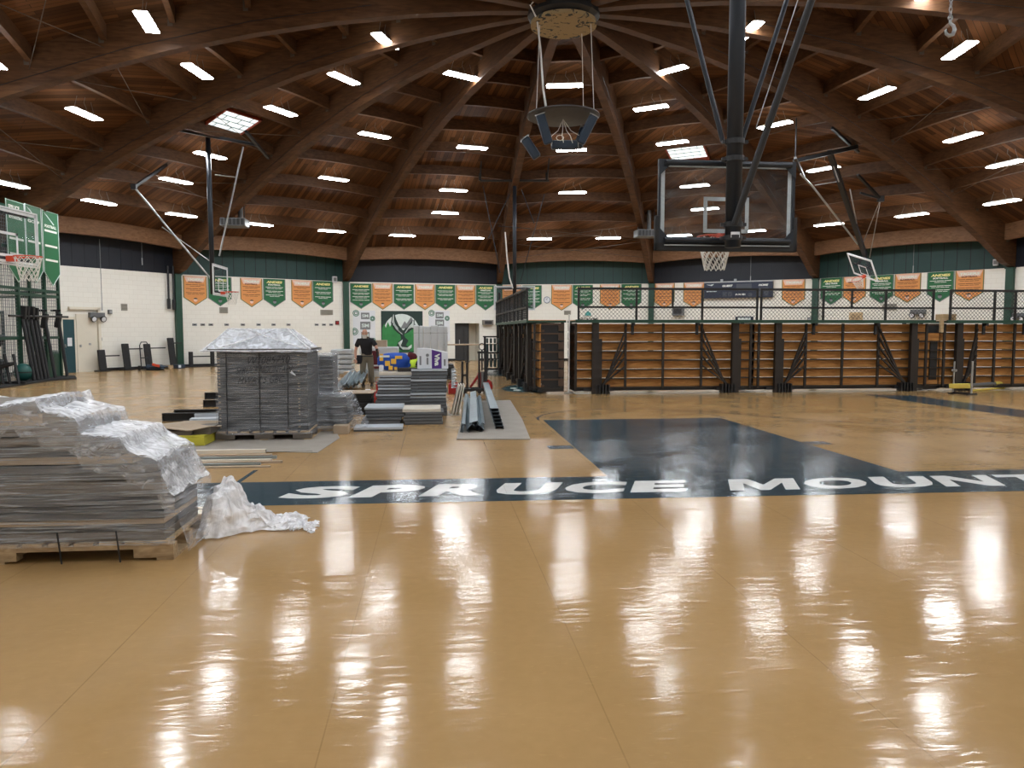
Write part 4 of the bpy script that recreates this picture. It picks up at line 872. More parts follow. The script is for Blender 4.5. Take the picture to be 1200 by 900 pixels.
small_box('wall_switch', -3, 116, 395.5, 119.5, 399.5, .04, mat('beige_plate', (.5, .47, .4), .5), 'pale switch plate on the left wall above the benches', 'switch')
small_box('wall_camera', -2, 389, 324, 394, 331, .12, 'white_card', 'white box camera high beside the second green column', 'camera', 'ink_grey')
small_box('wall_camera', 2, 1164.5, 304, 1170.5, 311.5, .12, 'white_card', 'white box camera high on the right wall near the last column', 'camera', 'ink_grey')
small_box('shot_clock', 1, 862, 371, 883, 378, .1, 'score_navy', 'low blue-grey panel on the wall below the scoreboard', 'panel', 'mural_pale')
small_box('wood_rack', 2, 996, 366, 1011, 377, .1, 'plywood', 'square tan wooden cubby rack on the right wall behind the rail', 'rack', 'pallet_wood')
small_box('wall_intercom', -3, 126, 363, 130, 368, .1, 'duct', 'small grey intercom on the left wall right of the emergency light', 'intercom')
small_box('wall_socket', 1, 946, 372, 951, 377, .06, 'duct', 'dark socket box low on the wall left of a green column', 'socket')
# row of dark pegs on the left wall
for k, x in enumerate((228, 237.5, 247, 265.5, 284.5, 303, 320.5, 338, 371, 379.5, 388)):
    p = onwall(-2, x, 380.5, 0); t = thing('wall_anchor', f'small dark anchor plate, {ORD[k]} from the left in the row below the banners', 'anchor', p, wall_rz(-2), 'row of wall anchors')
    b = MB(); b.span((-.10, -.02, -.05), (.10, 0, .05)); b.build('plate', 'ink_grey', t); b = MB(); b.span((-.03, -.06, -.02), (.03, -.02, .02)); b.build('lug', 'black', t)
# pipes and straps beside the first column
for k, (x, y0, y1, lb) in enumerate(((196, 312, 362, 'left'), (202, 312, 363, 'right'))):
    p = onwall(-3, x, y1, .12); tp = onwall(-3, x-.6, y0, .12); t = thing('hanging_strap', f'black strap hanging beside the first green column, {lb} of two', 'strap', p, 0)
    b = MB(); b.tube([(0, 0, .05), (0, 0, tp.z-p.z)], .045, 6); b.build('strap', 'black', t); b = MB(); b.tube([(0, 0, .0), (0, 0, .45)], .075, 8); b.build('buckle', 'black', t)
for k, (i, x, y0, y1, lb) in enumerate(((-3, 160.5, 250, 311, 'thin pull cord with a steel end hanging before the upper left wall'), (-3, 113.5, 281, 364, 'thin cord running down to the emergency light on the left wall'), (2, 1074, 287, 320, 'thin cord hanging before the dark green panel at right'), (1, 881, 300, 331, 'thin rod hanging down onto the scoreboard'))):
    p = onwall(i, x, y1, .35); tp = onwall(i, x, y0, .35); t = thing('pull_cord', lb, 'cord', p, 0)
    b = MB(); b.tube([(0, 0, .3), (0, 0, tp.z-p.z)], .012, 5); b.build('cord', 'ink_grey', t); b = MB(); b.tube([(0, 0, 0), (0, 0, .3)], .022, 6); b.build('end_weight', 'steel', t)
# far handrail
p, q = onwall(-1, 512, 425, 1.6), onwall(-1, 590, 425, 1.6); p.z = q.z = 0; d = (q-p)
t = thing('handrail', 'tan handrail on thin posts in front of the far doorway', 'handrail', p, atan2(d.y, d.x)); b = MB(); b.tube([(0, 0, .92), (d.length, 0, .92)], .04, 8); b.build('rail', 'cardboard', t)
for k in range(4): b = MB(); x = d.length*(.05+.3*k); b.tube([(x, 0, .03), (x, 0, .90)], .03, 8); b.lathe([(.16, 0), (.16, .02), (.03, .05)], (x, 0, 0), 14); b.build('post', 'black', t)
# left door
P, Q = onwall(-3, 75, 436, .0), onwall(-3, 88.3, 436, 0); P.z = 0; rz = wall_rz(-3); wd = (Q-P).length
d1 = bpy.data.objects.new('door_1', None); COL.objects.link(d1); d1.location = P; d1.rotation_euler = (0, 0, rz); d1['kind'] = 'structure'
b = MB(); b.span((0, -.05, 0), (wd, -.012, 2.10)); struct(b, 'door_leaf', 'door_teal', d1)
b = MB(); b.span((wd*.35, -.056, 1.05), (wd*.75, -.05, 1.38)); struct(b, 'paper_notice', 'white_card', d1)
b = MB(); b.span((-.08, -.06, 0), (0, 0, 2.2)); b.span((wd, -.06, 0), (wd+.06, 0, 2.2)); b.span((-.08, -.06, 2.10), (wd+.06, 0, 2.2)); struct(b, 'door_frame', 'cream', d1)
b = MB(); b.span((wd*.1, -.10, 1.0), (wd*.16, -.05, 1.12)); struct(b, 'door_handle', 'steel', d1)
d3 = bpy.data.objects.new('door_3', None); COL.objects.link(d3); d3.location = P; d3.rotation_euler = (0, 0, rz); d3['kind'] = 'structure'
b = MB(); b.span((wd+.1, -.04, 0), (wd+.95, -.005, 2.32)); struct(b, 'door_leaf', 'cream', d3); b = MB(); b.span((wd+.97, -.12, 0), (wd+1.07, 0, 2.6)); b.span((wd-.2, -.12, 2.5), (wd+1.07, 0, 2.6)); struct(b, 'door_frame', 'cream', d3); b = MB(); b.span((wd+.2, -.09, 1.0), (wd+.25, -.04, 1.1)); struct(b, 'door_handle', 'steel', d3)
# unit heaters under the roof
for (x, y, Y, lb) in ((275, 259, 31.5, 'grey unit heater under the roof right of the left hoop pole'), (757, 272, 36, 'grey unit heater under the roof left of the near backboard')):
    p = dep(x, y, Y); t = thing('unit_heater', lb, 'heater', p - Vector((0, 0, .25)), YAW)
    b = MB(); b.span((-.5, -.4, 0), (.5, .4, .34)); b.build('casing', 'duct', t, bevel=.03)
    b = MB()
    for k in range(6): b.box((-.4+k*.16, -.41, .17), (.13, .02, .25))
    b.build('louvre', 'ink_black', t)
    b = MB()
    for s in (-1, 1): b.tube([(s*.4, 0, .34), (s*.4, 0, 1.35)], .02, 6)
    b.build('hanger_rod', 'dark_steel', t); b = MB(); b.tube([(.2, .2, .34), (.2, .2, 1.3)], .10, 10); b.build('flue', 'duct', t)
# tie rods criss-crossing the left bays
tr_ = 0
for i in (-5, -4, -3, 3, 4):
    for r in (11.4, 14.9):
        p0 = bay_pt(i, r/.981, .03, -.55); p1 = bay_pt(i, (r+1.75)/.981, .97, -.55); p2 = bay_pt(i, (r+1.75)/.981, .03, -.55); p3 = bay_pt(i, r/.981, .97, -.55)
        b = MB(); b.tube([p0, p1], .010, 5); struct(b, 'tie_rod', 'purlin_steel'); b = MB(); b.tube([p2, p3], .010, 5); struct(b, 'tie_rod', 'purlin_steel')
for i in (0,):
    for r in (16.6, 18.3):
        for s in (.03, .97): b = MB(); b.tube([bay_pt(i, r/.981, s, -.5), bay_pt(i, (r+1.6)/.981, 1-s, -.5)], .012, 5); struct(b, 'tie_rod', 'purlin_steel')
# ================================================================ wrapped goods and materials on the floor
def nz3(x, y, z, a=1): return noise.noise(Vector((x, y, z)))*a
def pallet_mb(L, D, long_axis_boards=True):
    """block pallet, corner at the origin, height .14"""
    parts = []
    b = MB(); n = max(5, int(L/.17)); 
    for k in range(n): x = L*k/n; b.span((x+.01, 0, .118), (x+L/n-.035, D, .14))
    parts.append(('deck_slats', b)); 
    for y in (.0, D/2-.045, D-.09):
        b = MB(); m = max(2, int(L/1.0)); 
        b.span((0, y, .085), (L, y+.09, .118))
        for k in range(m+1): x = (L-.28)*k/m; b.span((x, y, .02), (x+.28, y+.09, .085))
        parts.append(('stringer', b))
    b = MB()
    for k in range(m+1): x = (L-.12)*k/m; b.span((x, 0, 0), (x+.12, D, .02))
    parts.append(('bottom_slats', b)); return parts
# --- big stepped load in the left foreground
U1, VF, VK = -1.90, 5.58, 6.46
prof = [(-40, 476), (0, 479), (40, 472), (76, 466), (80, 478), (118, 486), (124, 503), (165, 507), (176, 521), (206, 531), (210, 545), (222, 566), (238, 583), (249, 604)]
PR = []
for x, y in prof: q = onv(x, y, 6.0); PR.append((cu(q)[0], q.z))
PR = [(-4.4, PR[0][1])] + PR + [(U1+.03, PR[-1][1]-.05)]
def topz(u):
    for (a, za), (c, zc) in zip(PR, PR[1:]):
        if a <= u <= c: return za+(zc-za)*(u-a)/(c-a+1e-9)
    return PR[0][1] if u < PR[0][0] else PR[-1][1]
t = thing('wrapped_pallet_load', 'big stepped stack of grey-brown sheets wrapped in clear film, left foreground', 'wrapped load', W(-3.1, 6.0), YAW)
def LT(u, v, z): return Vector((u+3.1, v-6.0, z))
for nm, b in pallet_mb(2.45, VK-VF-.06): b.v = [p+LT(-4.36, VF+.03, 0) for p in b.v]; b.build(nm, 'pallet_wood', t)
rnd = random.Random(5); z = .142; k = 0
while z < 1.2:
    th = rnd.choice((.045, .06, .075, .09)); um = None
    for q in range(200):
        u = -1.97-q*.012
        if topz(u) > z+th+.015: um = u; break
    if um is None or um < -4.2: break
    j = rnd.uniform(-.012, .012); b = MB(); b.span(LT(-4.36+rnd.uniform(0, .05), VF+.055+j, z), LT(um-abs(j), VK-.05+j, z+th-.006))
    b.build('stacked_panel', rnd.choice(('stack_brown', 'stack_grey', 'stack_brown', 'cardboard')) if k else 'stack_brown', t, bevel=.004); z += th; k += 1
def wrapfn(off, s0, s1, amp, seed):
    def fn(a, s):
        u = -4.38+(U1+.02+4.38)*a; s = s0+(s1-s0)*s; h = max(.20, topz(u)+off); e = .0
        if a > .97: u -= 0
        if s < .36:   f = s/.36; v = VF-.02+.03*f; z = .13+(h-.13)*f
        elif s < .64: f = (s-.36)/.28; v = VF+.01+(VK-VF-.02)*f; z = h+.012*sin(f*pi)
        else:         f = (s-.64)/.36; v = VK-.01+.03*f; z = h-(h-.13)*f
        q = LT(u, v, z); d = nz3(u*5+seed, v*7, z*9)*amp+nz3(u*14, v*16+seed, z*20)*amp*.55
        out = -1 if s < .36 else (1 if s > .64 else 0)
        return q+Vector((nz3(u*6, z*8, v*5+seed)*amp*.7, out*abs(d)*.8+d*.25, d if out == 0 else d*.3))
    return fn
b = MB(); b.grid(wrapfn(.012, 0, 1, .018, 3), 150, 70)
# right-hand end cap hanging from the last step to the pallet
def cap(a, s):
    v = VF+(VK-VF)*a; zt = topz(U1)+.02; z = zt-(zt-.06)*s; u = U1+.01+.09*s+nz3(v*9, z*12, 2)*.03
    return LT(u, v, max(.03, z))
b.grid(cap, 26, 10); b.build('stretch_film', 'film', t, smooth=True)
def over(a, s):
    f = wrapfn(.022, .30+.05*nz3(a*22, 1, 1)-.16*max(0, a-.45), .70, .026, 9); return f(.0+a*1.0, s)
b = MB(); b.grid(over, 190, 60); b.build('layered_top_film', 'film_dense', t, smooth=True)
for u in (-2.66, -2.26): b = MB(); b.tube([LT(u, VF-.03, .01), LT(u-.02, VF-.035, .24)], .006, 5); b.build('black_strap', 'black', t)
for txt, x_, y_, w__, h__ in (('#0', 8, 521, .15, .085), ('31F', 2, 583, .13, .07)):
    q = onv(x_, y_, VF+.02); uq = cu(q)[0]; b = MB(); b.text(txt, LT(uq, VF+.050, q.z), (1, 0, 0), (0, 0, 1), w__, h__, shear=.2, bold=-.01); b.build('handwriting', 'ink_black', t)
# --- crumpled film trailing on the floor beside it
t = thing('crumpled_film', 'crumpled clear plastic film trailing on the floor beside the big stepped stack', 'plastic film', W(-1.78, 6.5), YAW)
def crump(a, s):
    u = -.13+.80*a; wv = .33*(1-.55*a)+.05*sin(a*9); v = (s-.5)*2*wv-.05+.10*a
    hgt = max(0, .36*math.exp(-((a-.17)/.17)**4)+.17*math.exp(-((a-.45)/.2)**2)+.07*math.exp(-((a-.85)/.12)**2))
    env = max(0, 1-(abs(s-.5)*2)**2.2)
    z = .012+hgt*env+env*(nz3(a*9, s*7, 1)*.07+nz3(a*22, s*19, 4)*.05)*.75
    return Vector((u+nz3(a*12, s*9, 8)*.04, v+nz3(a*11, s*12, 5)*.05, max(.006, z)))
b = MB(); b.grid(crump, 70, 50); b.build('film_heap', 'film_heap', t, smooth=False)
def flap(a, s):
    x = .54+.24*a; y = -.02+(s-.5)*.36*(.35+.65*abs(sin(a*4+1)))-.10*a; return Vector((x+nz3(a*5, s*9, 3)*.05, y+nz3(s*8, a*7, 2)*.05, max(.005, .07*(1-a)*(1-abs(s-.5)*1.6)+nz3(a*13, s*13, 6)*.03+.012)))
b = MB(); b.grid(flap, 22, 22); b.build('film_tail', 'film_heap', t, smooth=False)
# --- tall wrapped block with handwriting
A_ = fl(255, 517); uA, vA = cu(A_); uB = cu(fl(361, 517))[0]; wB = uB-uA; dB = 1.10; zb, zt = .15, 1.385
t = thing('wrapped_sheet_block', 'tall block of grey sheets in clear film with a handwritten note and hipped film top', 'wrapped load', W(uA, vA), YAW)
for nm, b in pallet_mb(wB+.06, dB): b.v = [p+Vector((-.03, 0, 0)) for p in b.v]; b.build(nm, 'pallet_wood' if nm != 'stringer' else 'stack_brown', t)
b = MB(); n = 52; rnd = random.Random(8)
for k in range(n): z0 = zb+(zt-zb)*k/n; j = rnd.uniform(0, .010); b.span((.012+j, .012+rnd.uniform(0, .010), z0), (wB-.012-rnd.uniform(0, .01), dB-.012, z0+(zt-zb)/n-.003))
b.build('sheet_pile', 'stack_grey', t)
b = MB()
for x in (.022, wB*.875):
    for k in range(0, n, 2):
        if rnd.random() < .8: z0 = zb+(zt-zb)*k/n; b.span((x+rnd.uniform(0, .02), .000, z0), (x+.04, .008, z0+.014))
b.build('edge_tabs', 'cardboard', t)
def wrap2(a, s):
    P4 = [(-.006, -.008), (wB+.006, -.008), (wB+.006, dB+.008), (-.006, dB+.008), (-.006, -.008)]; q = a*4; k = min(3, int(q)); f = q-k
    x = P4[k][0]+(P4[k+1][0]-P4[k][0])*f; y = P4[k][1]+(P4[k+1][1]-P4[k][1])*f; z = .10+(zt+.02-.10)*s; d = abs(nz3(x*4+3, y*4, z*16))*.016+abs(nz3(x*13, y*13, z*40))*.006
    nx, ny = [(0, -1), (1, 0), (0, 1), (-1, 0)][k]; fl_ = .05*max(0, .12-s)/.12
    return Vector((x+nx*(d+fl_), y+ny*(d+fl_), z))
b = MB(); b.grid(wrap2, 120, 60); b.build('stretch_film', 'film_thin', t, smooth=True)
for x in (.155, .155+wB*.355, .155+wB*.66): b = MB(); b.tube([(x, -.028, .10), (x+.01, -.028, zt-.05)], .007, 5); b.build('strap', 'black', t)
for txt, x0, z0, wd_, h_ in (('W1085750', .33, 1.16, .42, .115), ('SPRUCE MOUNTAIN', .22, 1.02, .54, .10), ('MWAT 5 GBC', .24, .87, .44, .095)):
    b = MB(); b.text(txt, (wB*x0, -.034, z0), (1, 0, .03), (0, 0, 1), wB*wd_*1.1, h_, shear=.32, bold=-.012); b.build('handwriting', 'ink_black', t)
b = MB(); b.add([(wB*.80, -.03, 1.04), (wB*.865, -.03, .985), (wB*.865, -.03, 1.0), (wB*.82, -.03, 1.07)], [(0, 1, 2, 3)]); b.build('torn_label', 'white_card', t)
b = MB(); b.span((-.10, -.05, zt+.0), (wB+.04, dB+.05, zt+.014)); b.build('top_board', 'stack_brown', t)
b = MB(); b.span((wB*.20, .20, zt+.015), (wB*.80, .85, zt+.10)); b.span((wB*.14, .35, zt+.10), (wB*.60, .75, zt+.20)); b.span((wB*.30, .3, zt+.20), (wB*.74, .7, zt+.27)); b.build('loose_parts_under_film', 'duct', t, bevel=.02)
E4 = [(-.20, -.07), (wB+.05, -.07), (wB+.05, dB+.05), (-.12, dB+.05)]; I4 = [(.13, .28), (wB*.74, .28), (wB*.74, .82), (.13, .82)]; hz = .315
def hip(a, s):
    q = a*4; k = min(3, int(q)); f = q-k; e = [E4[k][i]+(E4[(k+1) % 4][i]-E4[k][i])*f for i in (0, 1)]; c = [I4[k][i]+(I4[(k+1) % 4][i]-I4[k][i])*f for i in (0, 1)]
    if s > .82: g = (s-.82)/.18; m_ = ((I4[0][0]+I4[1][0])/2, .55); x = c[0]+(m_[0]-c[0])*g; y = c[1]+(m_[1]-c[1])*g; z = zt+hz-.03*sin(g*pi/2)
    else: g = s/.82; x = e[0]+(c[0]-e[0])*g; y = e[1]+(c[1]-e[1])*g; z = zt-.03+(hz+.03)*g-.05*sin(g*pi)*sin(f*pi)
    d = nz3(x*6, y*6, z*6)*.022+nz3(x*16, y*16, z*16)*.010; return Vector((x+d*.3, y+d*.5, z+d))
b = MB(); b.grid(hip, 120, 30); b.build('hipped_film', 'film_hip', t, smooth=True)
b = MB()
for p_, q_ in (((-.16, -.07, zt), (.13, .28, zt+hz)), ((.13, .28, zt+hz), (wB*.74, .28, zt+hz)), ((wB*.74, .28, zt+hz), (wB+.05, -.07, zt)), ((.05, -.06, zt+.02), (wB*.62, .27, zt+hz)), ((wB*.30, .26, zt+hz), (wB*.95, -.06, zt+.03)), ((-.2, -.075, zt-.01), (wB+.05, -.075, zt-.01))): b.tube([p_, [(a+c)/2+(0, 0, -.012)[i] for i, (a, c) in enumerate(zip(p_, q_))], q_], .013, 6)
b.build('film_fold', 'film_dense', t)
# --- second wrapped stack behind it with a loose skirt of film
A2 = fl(372, 506); u2, v2 = cu(A2); t = thing('wrapped_stack', 'narrow film-wrapped stack with a loose film skirt, right of the tall block', 'wrapped load', W(u2, v2), YAW)
b = MB(); rnd = random.Random(2)
for k in range(17): b.span((-.10+rnd.uniform(0, .015), 0, .10+k*.028), (.50-rnd.uniform(0, .03), 1.0, .124+k*.028))
b.build('sheet_pile', 'stack_grey', t)
b = MB()
for k in range(22): b.span((-.10, .35+rnd.uniform(0, .01), .58+k*.030), (.22, 1.0, .606+k*.030))
b.build('upper_sheet_pile', 'stack_grey', t)
for nm, b in pallet_mb(.66, 1.0): b.v = [Vector((p.x-.12, p.y, p.z*.7)) for p in b.v]; b.build(nm, 'pallet_wood', t)
def skirt(a, s):
    th = -pi*.15+pi*1.1*a; rx = .34+.22*s+.03*sin(a*26)*s; x = .18+rx*cos(pi-th-.1)*-1; 
    x = .20-.36*(1-s*.0)*cos(th)*(1+.45*s) if False else .16+(.40+.24*s)*sin((a-.5)*pi*.98); y = .02-(.03+.13*s)*cos((a-.5)*pi)-.02*sin(a*34)*s
    z = .60-.54*s; d = nz3(a*11, s*6, 3)*.05*(.3+s); return Vector((x+d, y+d+(.45 if abs(a-.5) > .46 else 0), max(.015, z+d*.4)))
b = MB(); b.grid(skirt, 90, 30)
b.grid(lambda a, s: Vector((-.22+.78*a, -.02+.42*s, .60+.05*s+nz3(a*8, s*8, 2)*.04)), 30, 14); b.build('loose_film', 'film', t, smooth=True)
def tower(a, s):
    P4 = [(-.12, .33), (.25, .33), (.25, 1.02), (-.12, 1.02), (-.12, .33)]; q = a*4; k = min(3, int(q)); f = q-k; fl_ = .10*max(0, .25-s)/.25
    x = P4[k][0]+(P4[k+1][0]-P4[k][0])*f; y = P4[k][1]+(P4[k+1][1]-P4[k][1])*f; nx, ny = [(0, -1), (1, 0), (0, 1), (-1, 0)][k]; z = .60+.70*s; d = abs(nz3(x*9, y*9, z*12))*.03
    return Vector((x+nx*(d+fl_), y+ny*(d+fl_), z))
b = MB(); b.grid(tower, 80, 30); b.grid(lambda a, s: Vector((-.12+.37*a, .33+.69*s, 1.27+.03*nz3(a*7, s*7, 1))), 14, 14); b.build('tower_film', 'film', t, smooth=True)
# --- card sheets on the floor below
def sheet(name, label, pts, z0, th, m, cat='cardboard sheet'):
    c = sum((Vector(p) for p in pts), Vector())/len(pts); t = tag(MB().prism([Vector((p[0]-c.x, p[1]-c.y, 0)) for p in pts], (0, 0, th)).build(name, m), label, cat); t.location = (c.x, c.y, z0); return t
sheet('floor_card', 'flat brown card sheet under the tall wrapped block', [fl(x, y) for x, y in ((150, 526), (372, 531), (398, 513.5), (392, 502), (215, 503))], .003, .006, 'kraft_dark')
sheet('floor_card', 'thin brown card strip sticking out before the tall wrapped block', [fl(x, y) for x, y in ((300, 531), (366, 529.5), (362, 526), (300, 527.5))], .0095, .006, 'kraft_dark')
t = tag(MB().box((0, 0, .07), (.24, .26, .14)).build('cardboard_box', 'cardboard', bevel=.006), 'small brown cardboard box at the foot of the film skirt', 'box'); t.location = W(u2+.42, v2-.22); t.rotation_euler.z = YAW
# --- yellow pallet with torn card on it
A3 = fl(172, 524); u3, v3 = cu(A3); t = thing('yellow_pallet', 'low yellow plastic pallet under the torn brown card', 'pallet', W(u3, v3), YAW)
b = MB(); b.span((0, 0, .13), (.80, .7, .16)); b.build('deck', 'yellow_plastic', t, bevel=.008)
for x0, x1 in ((0, .28), (.56, .80)): b = MB(); b.span((x0, 0, 0), (x1, .7, .13)); b.build('foot', 'yellow_plastic', t, bevel=.008)
b = MB(); b.span((.28, .0, .09), (.56, .05, .13)); b.span((0, 0, .0), (.8, .04, .03)); b.build('side_rail', 'yellow_plastic', t)
t = thing('torn_card_stack', 'torn brown cardboard lying over dark boards on the yellow pallet', 'cardboard', W(u3, v3, .161), YAW)
b = MB(); b.span((.02, .02, 0), (.62, .66, .06)); b.span((.58, .1, 0), (.86, .7, .10)); b.build('dark_boards', 'stack_brown', t)
ro = [(-.28, .28), (-.12, .05), (.05, -.03), (.16, .0), (.25, -.04), (.55, .0), (.62, -.03), (.86, .10), (.92, .45), (.85, .82), (.30, .92), (-.05, .82), (-.20, .62)]
b = MB(); c_ = Vector((.33, .42, .125)); vs = [Vector((x, y, .10+.025*sin(x*9+y*7))) for x, y in ro]; m_ = len(vs)
b.add(vs+[p.lerp(c_, .5)+Vector((0, 0, .02*sin(k*2))) for k, p in enumerate(vs)]+[c_], [(k, (k+1) % m_, m_+(k+1) % m_, m_+k) for k in range(m_)]+[(m_+k, m_+(k+1) % m_, 2*m_) for k in range(m_)]); cd_ = b.build('torn_sheet', 'cardboard', t); so = cd_.modifiers.new('thick', 'SOLIDIFY'); so.thickness = .012
# --- black beams and grey sheets behind the yellow pallet
for k, (x0, y0, ln, z0) in enumerate(((190, 494, 2.1, .0), (204, 489.5, 2.0, .0), (238, 477, 1.6, .0), (240, 476, 1.6, .15))):
    p = fl(x0, y0); lab = ('black steel beam on the floor, nearest of the four left of the tall block', 'black steel beam on the floor, second nearest left of the tall block', 'black steel beam on the floor, farthest one left of the tall block', 'black steel beam lying on top of the farthest one')[k]
    t = thing('steel_beam', lab, 'beam', Vector((p.x, p.y, z0)), YAW+.03, 'black steel beams'); b = MB(); b.span((0, 0, .0), (ln, .10, .022)); b.span((0, 0, .128), (ln, .10, .15)); b.span((0, .04, .022), (ln, .06, .128)); b.build('beam', 'black_rubber', t); b = MB(); b.span((.0, -.004, .02), (.012, .104, .13)); b.build('end_plate', 'black', t)
for k in range(3):
    p = fl(216+6*k, 500-3.0*k); t = thing('grey_sheet', ('front', 'middle', 'back')[k]+' of three pale grey sheets fanned out behind the torn cardboard', 'metal sheet', Vector((p.x, p.y, .005)), YAW+.10+.03*k, 'fanned pale sheets')
    b = MB(); b.span((0, 0, .02+.05*k), (1.5, .26, .035+.05*k)); b.build('sheet_face', 'panel_pale', t); b = MB(); b.span((0, 0, 0), (1.5, .012, .02+.05*k)); b.span((0, .248, 0), (1.5, .26, .02+.05*k)); b.build('folded_edge', 'panel_pale', t)
# --- long trim strips before the tall block
for k, (xr, yr, wd_, hh, m_) in enumerate(((311, 531, .07, .05, 'panel_cream'), (318, 535, .06, .03, 'cardboard'), (324, 537.5, .05, .035, 'galv'), (318, 541, .06, .03, 'panel_cream'), (330, 543, .05, .03, 'cardboard'), (305, 545, .05, .025, 'galv'), (316, 548, .05, .02, 'cardboard'))):
    p = fl(xr, yr); ln = 1.55+.1*(k % 3); t = thing('trim_strip', f"long thin {'cream' if m_ == 'panel_cream' else ('brown' if m_ == 'cardboard' else 'silver')} strip, {ORD[k]} from the back of the bundle before the tall block", 'strip', p, YAW+.008*(k % 3-1), 'long strips on the floor')
    b = MB(); b.span((-ln, 0, 0), (0, wd_, hh)); b.build('strip', m_, t); b = MB(); b.span((-.002, .008, .004), (.001, wd_-.008, hh-.004)); b.build('cut_end', 'ink_grey' if m_ == 'galv' else 'stack_brown', t)
# --- flat shelf panels in four piles
def panel_pile(name_, x0, x1, yb, v_d, n, th, mats, place, drift=(0, 0), jit=.012, top=None, seed=1, z0=0.0):
    p = fl(x0, yb); u, v = cu(p); wd_ = cu(fl(x1, yb))[0]-u; rnd = random.Random(seed)
    for k in range(n):
        f = k/max(1, n-1); m_ = top if (top and k == n-1) else rnd.choice(mats)
        o = W(u+drift[0]*f+rnd.uniform(-jit, jit), v+drift[1]*f+rnd.uniform(-jit, jit), z0+k*th)
        where = 'topmost' if k == n-1 else ('bottom one' if k == 0 else ORD[n-1-k]+' from the top')
        t = thing('shelf_panel', f'grey flat shelf panel, {where} of the {place}' if not (top and k == n-1) else f'{"cream" if top == "panel_cream" else "pale blue-grey"} flat shelf panel, {where} of the {place}', 'shelf panel', o, YAW+rnd.uniform(-.01, .01), 'panels of the '+place)
        b = MB(); b.span((0, 0, th*.42), (wd_, v_d, th*.93)); b.build('panel_face', m_, t)
        b = MB(); b.span((.0, .004, .0), (wd_, .022, th*.35)); b.span((0, v_d-.022, 0), (wd_, v_d-.004, th*.35)); b.span((.01, .03, 0), (.03, v_d-.03, th*.35)); b.span((wd_-.03, .03, 0), (wd_-.01, v_d-.03, th*.35)); b.build('return_flange', 'stack_grey' if m_ != 'panel_cream' else 'panel_cream', t)
    return z0+n*th
panel_pile('a', 415, 472, 506, .48, 1, .07, ('panel_pale',), 'lone front left panel on the floor', top='panel_pale')
panel_pile('b', 425, 470, 498, .75, 5, .062, ('panel_grey',), 'low left pile', (.06, .05), .03, 'panel_pale', 2)
panel_pile('c', 439, 485, 488, .8, 14, .062, ('panel_grey', 'panel_grey', 'panel_pale'), 'tall left pile', (.10, .0), .022, 'panel_cream', 3)
panel_pile('d', 475, 520, 498, .75, 5, .056, ('panel_grey', 'panel_cream', 'panel_grey'), 'low right pile', (-.02, .03), .03, 'panel_cream', 4)
zR = panel_pile('e', 481, 523, 488, .8, 14, .066, ('panel_grey', 'panel_grey', 'panel_grey', 'panel_pale'), 'tall right pile', (.03, .0), .02, 'panel_pale', 5)
uR, vR = cu(fl(481, 488)); uL, vL = cu(fl(439, 488)); zL = 14*.062
for k in range(3):          # panels leaning on the right side of the tall right pile
    o = W(uR+.95+.055*k, vR+.0+.03*k, .005); t = thing('shelf_panel', ('inner', 'middle', 'outer')[k]+' of three cream panels leaning on the right of the tall right pile', 'shelf panel', o, YAW, 'leaning cream panels')
    b = MB(); b.box((-.065, .3, .30), (.02, .62, .60), ry=.24-.02*k); b.build('panel_face', 'panel_cream', t); b = MB(); b.box((-.052, .3, .30), (.008, .60, .05), ry=.24-.02*k); b.build('stiffener', 'panel_grey', t)
# zigzag wrap on the right flank
t = thing('edge_wrap', 'zigzag strip of clear foil hanging on the right flank of the tall right pile', 'plastic film', W(uR+.78, vR-.04, .52), YAW)
b = MB(); b.grid(lambda a, s: Vector((.02+.13*a*(.4+abs(((s*6) % 1)-.5)), .0+.10*a, .03+.38*s)), 4, 48); b.build('foil', 'silver_wrap', t)
# --- carton with purple side on the tall right pile
t = thing('paper_carton', 'white carton with purple VIVA print standing on the tall right pile', 'carton', W(uR+.14, vR+.12, zR+.001), YAW); cw, ch = .60, .40
b = MB(); b.prism([(0, 0, 0), (cw, 0, 0), (cw, 0, ch*.78), (cw*.30, 0, ch), (0, 0, ch)], (0, .36, 0)); b.build('carton', 'white_card', t, bevel=.006)
b = MB(); b.prism([(cw*.47, -.002, .004), (cw*.79, -.002, .004), (cw*.79, -.002, ch*.80), (cw*.47, -.002, ch*.93)], (0, -.003, 0)); b.build('purple_print', 'purple', t)
b = MB(); b.text('Viva', (cw*.56, -.008, ch*.74), (0, 0, -1), (1, 0, 0), ch*.60, cw*.17, bold=.05); b.build('brand_lettering', 'ink_white', t)
b = MB(); b.prism([(cw*.33+.032*cos(a), -.002, ch*.66+.032*sin(a)) for a in [2*pi*q/14 for q in range(14)]], (0, -.003, 0)); b.span((cw*.30, -.005, ch*.20), (cw*.36, -.002, ch*.54)); b.span((cw*.07, -.005, ch*.18), (cw*.13, -.002, ch*.62)); b.span((cw*.86, -.005, ch*.14), (cw*.92, -.002, ch*.46)); b.build('side_print', 'ink_grey', t)
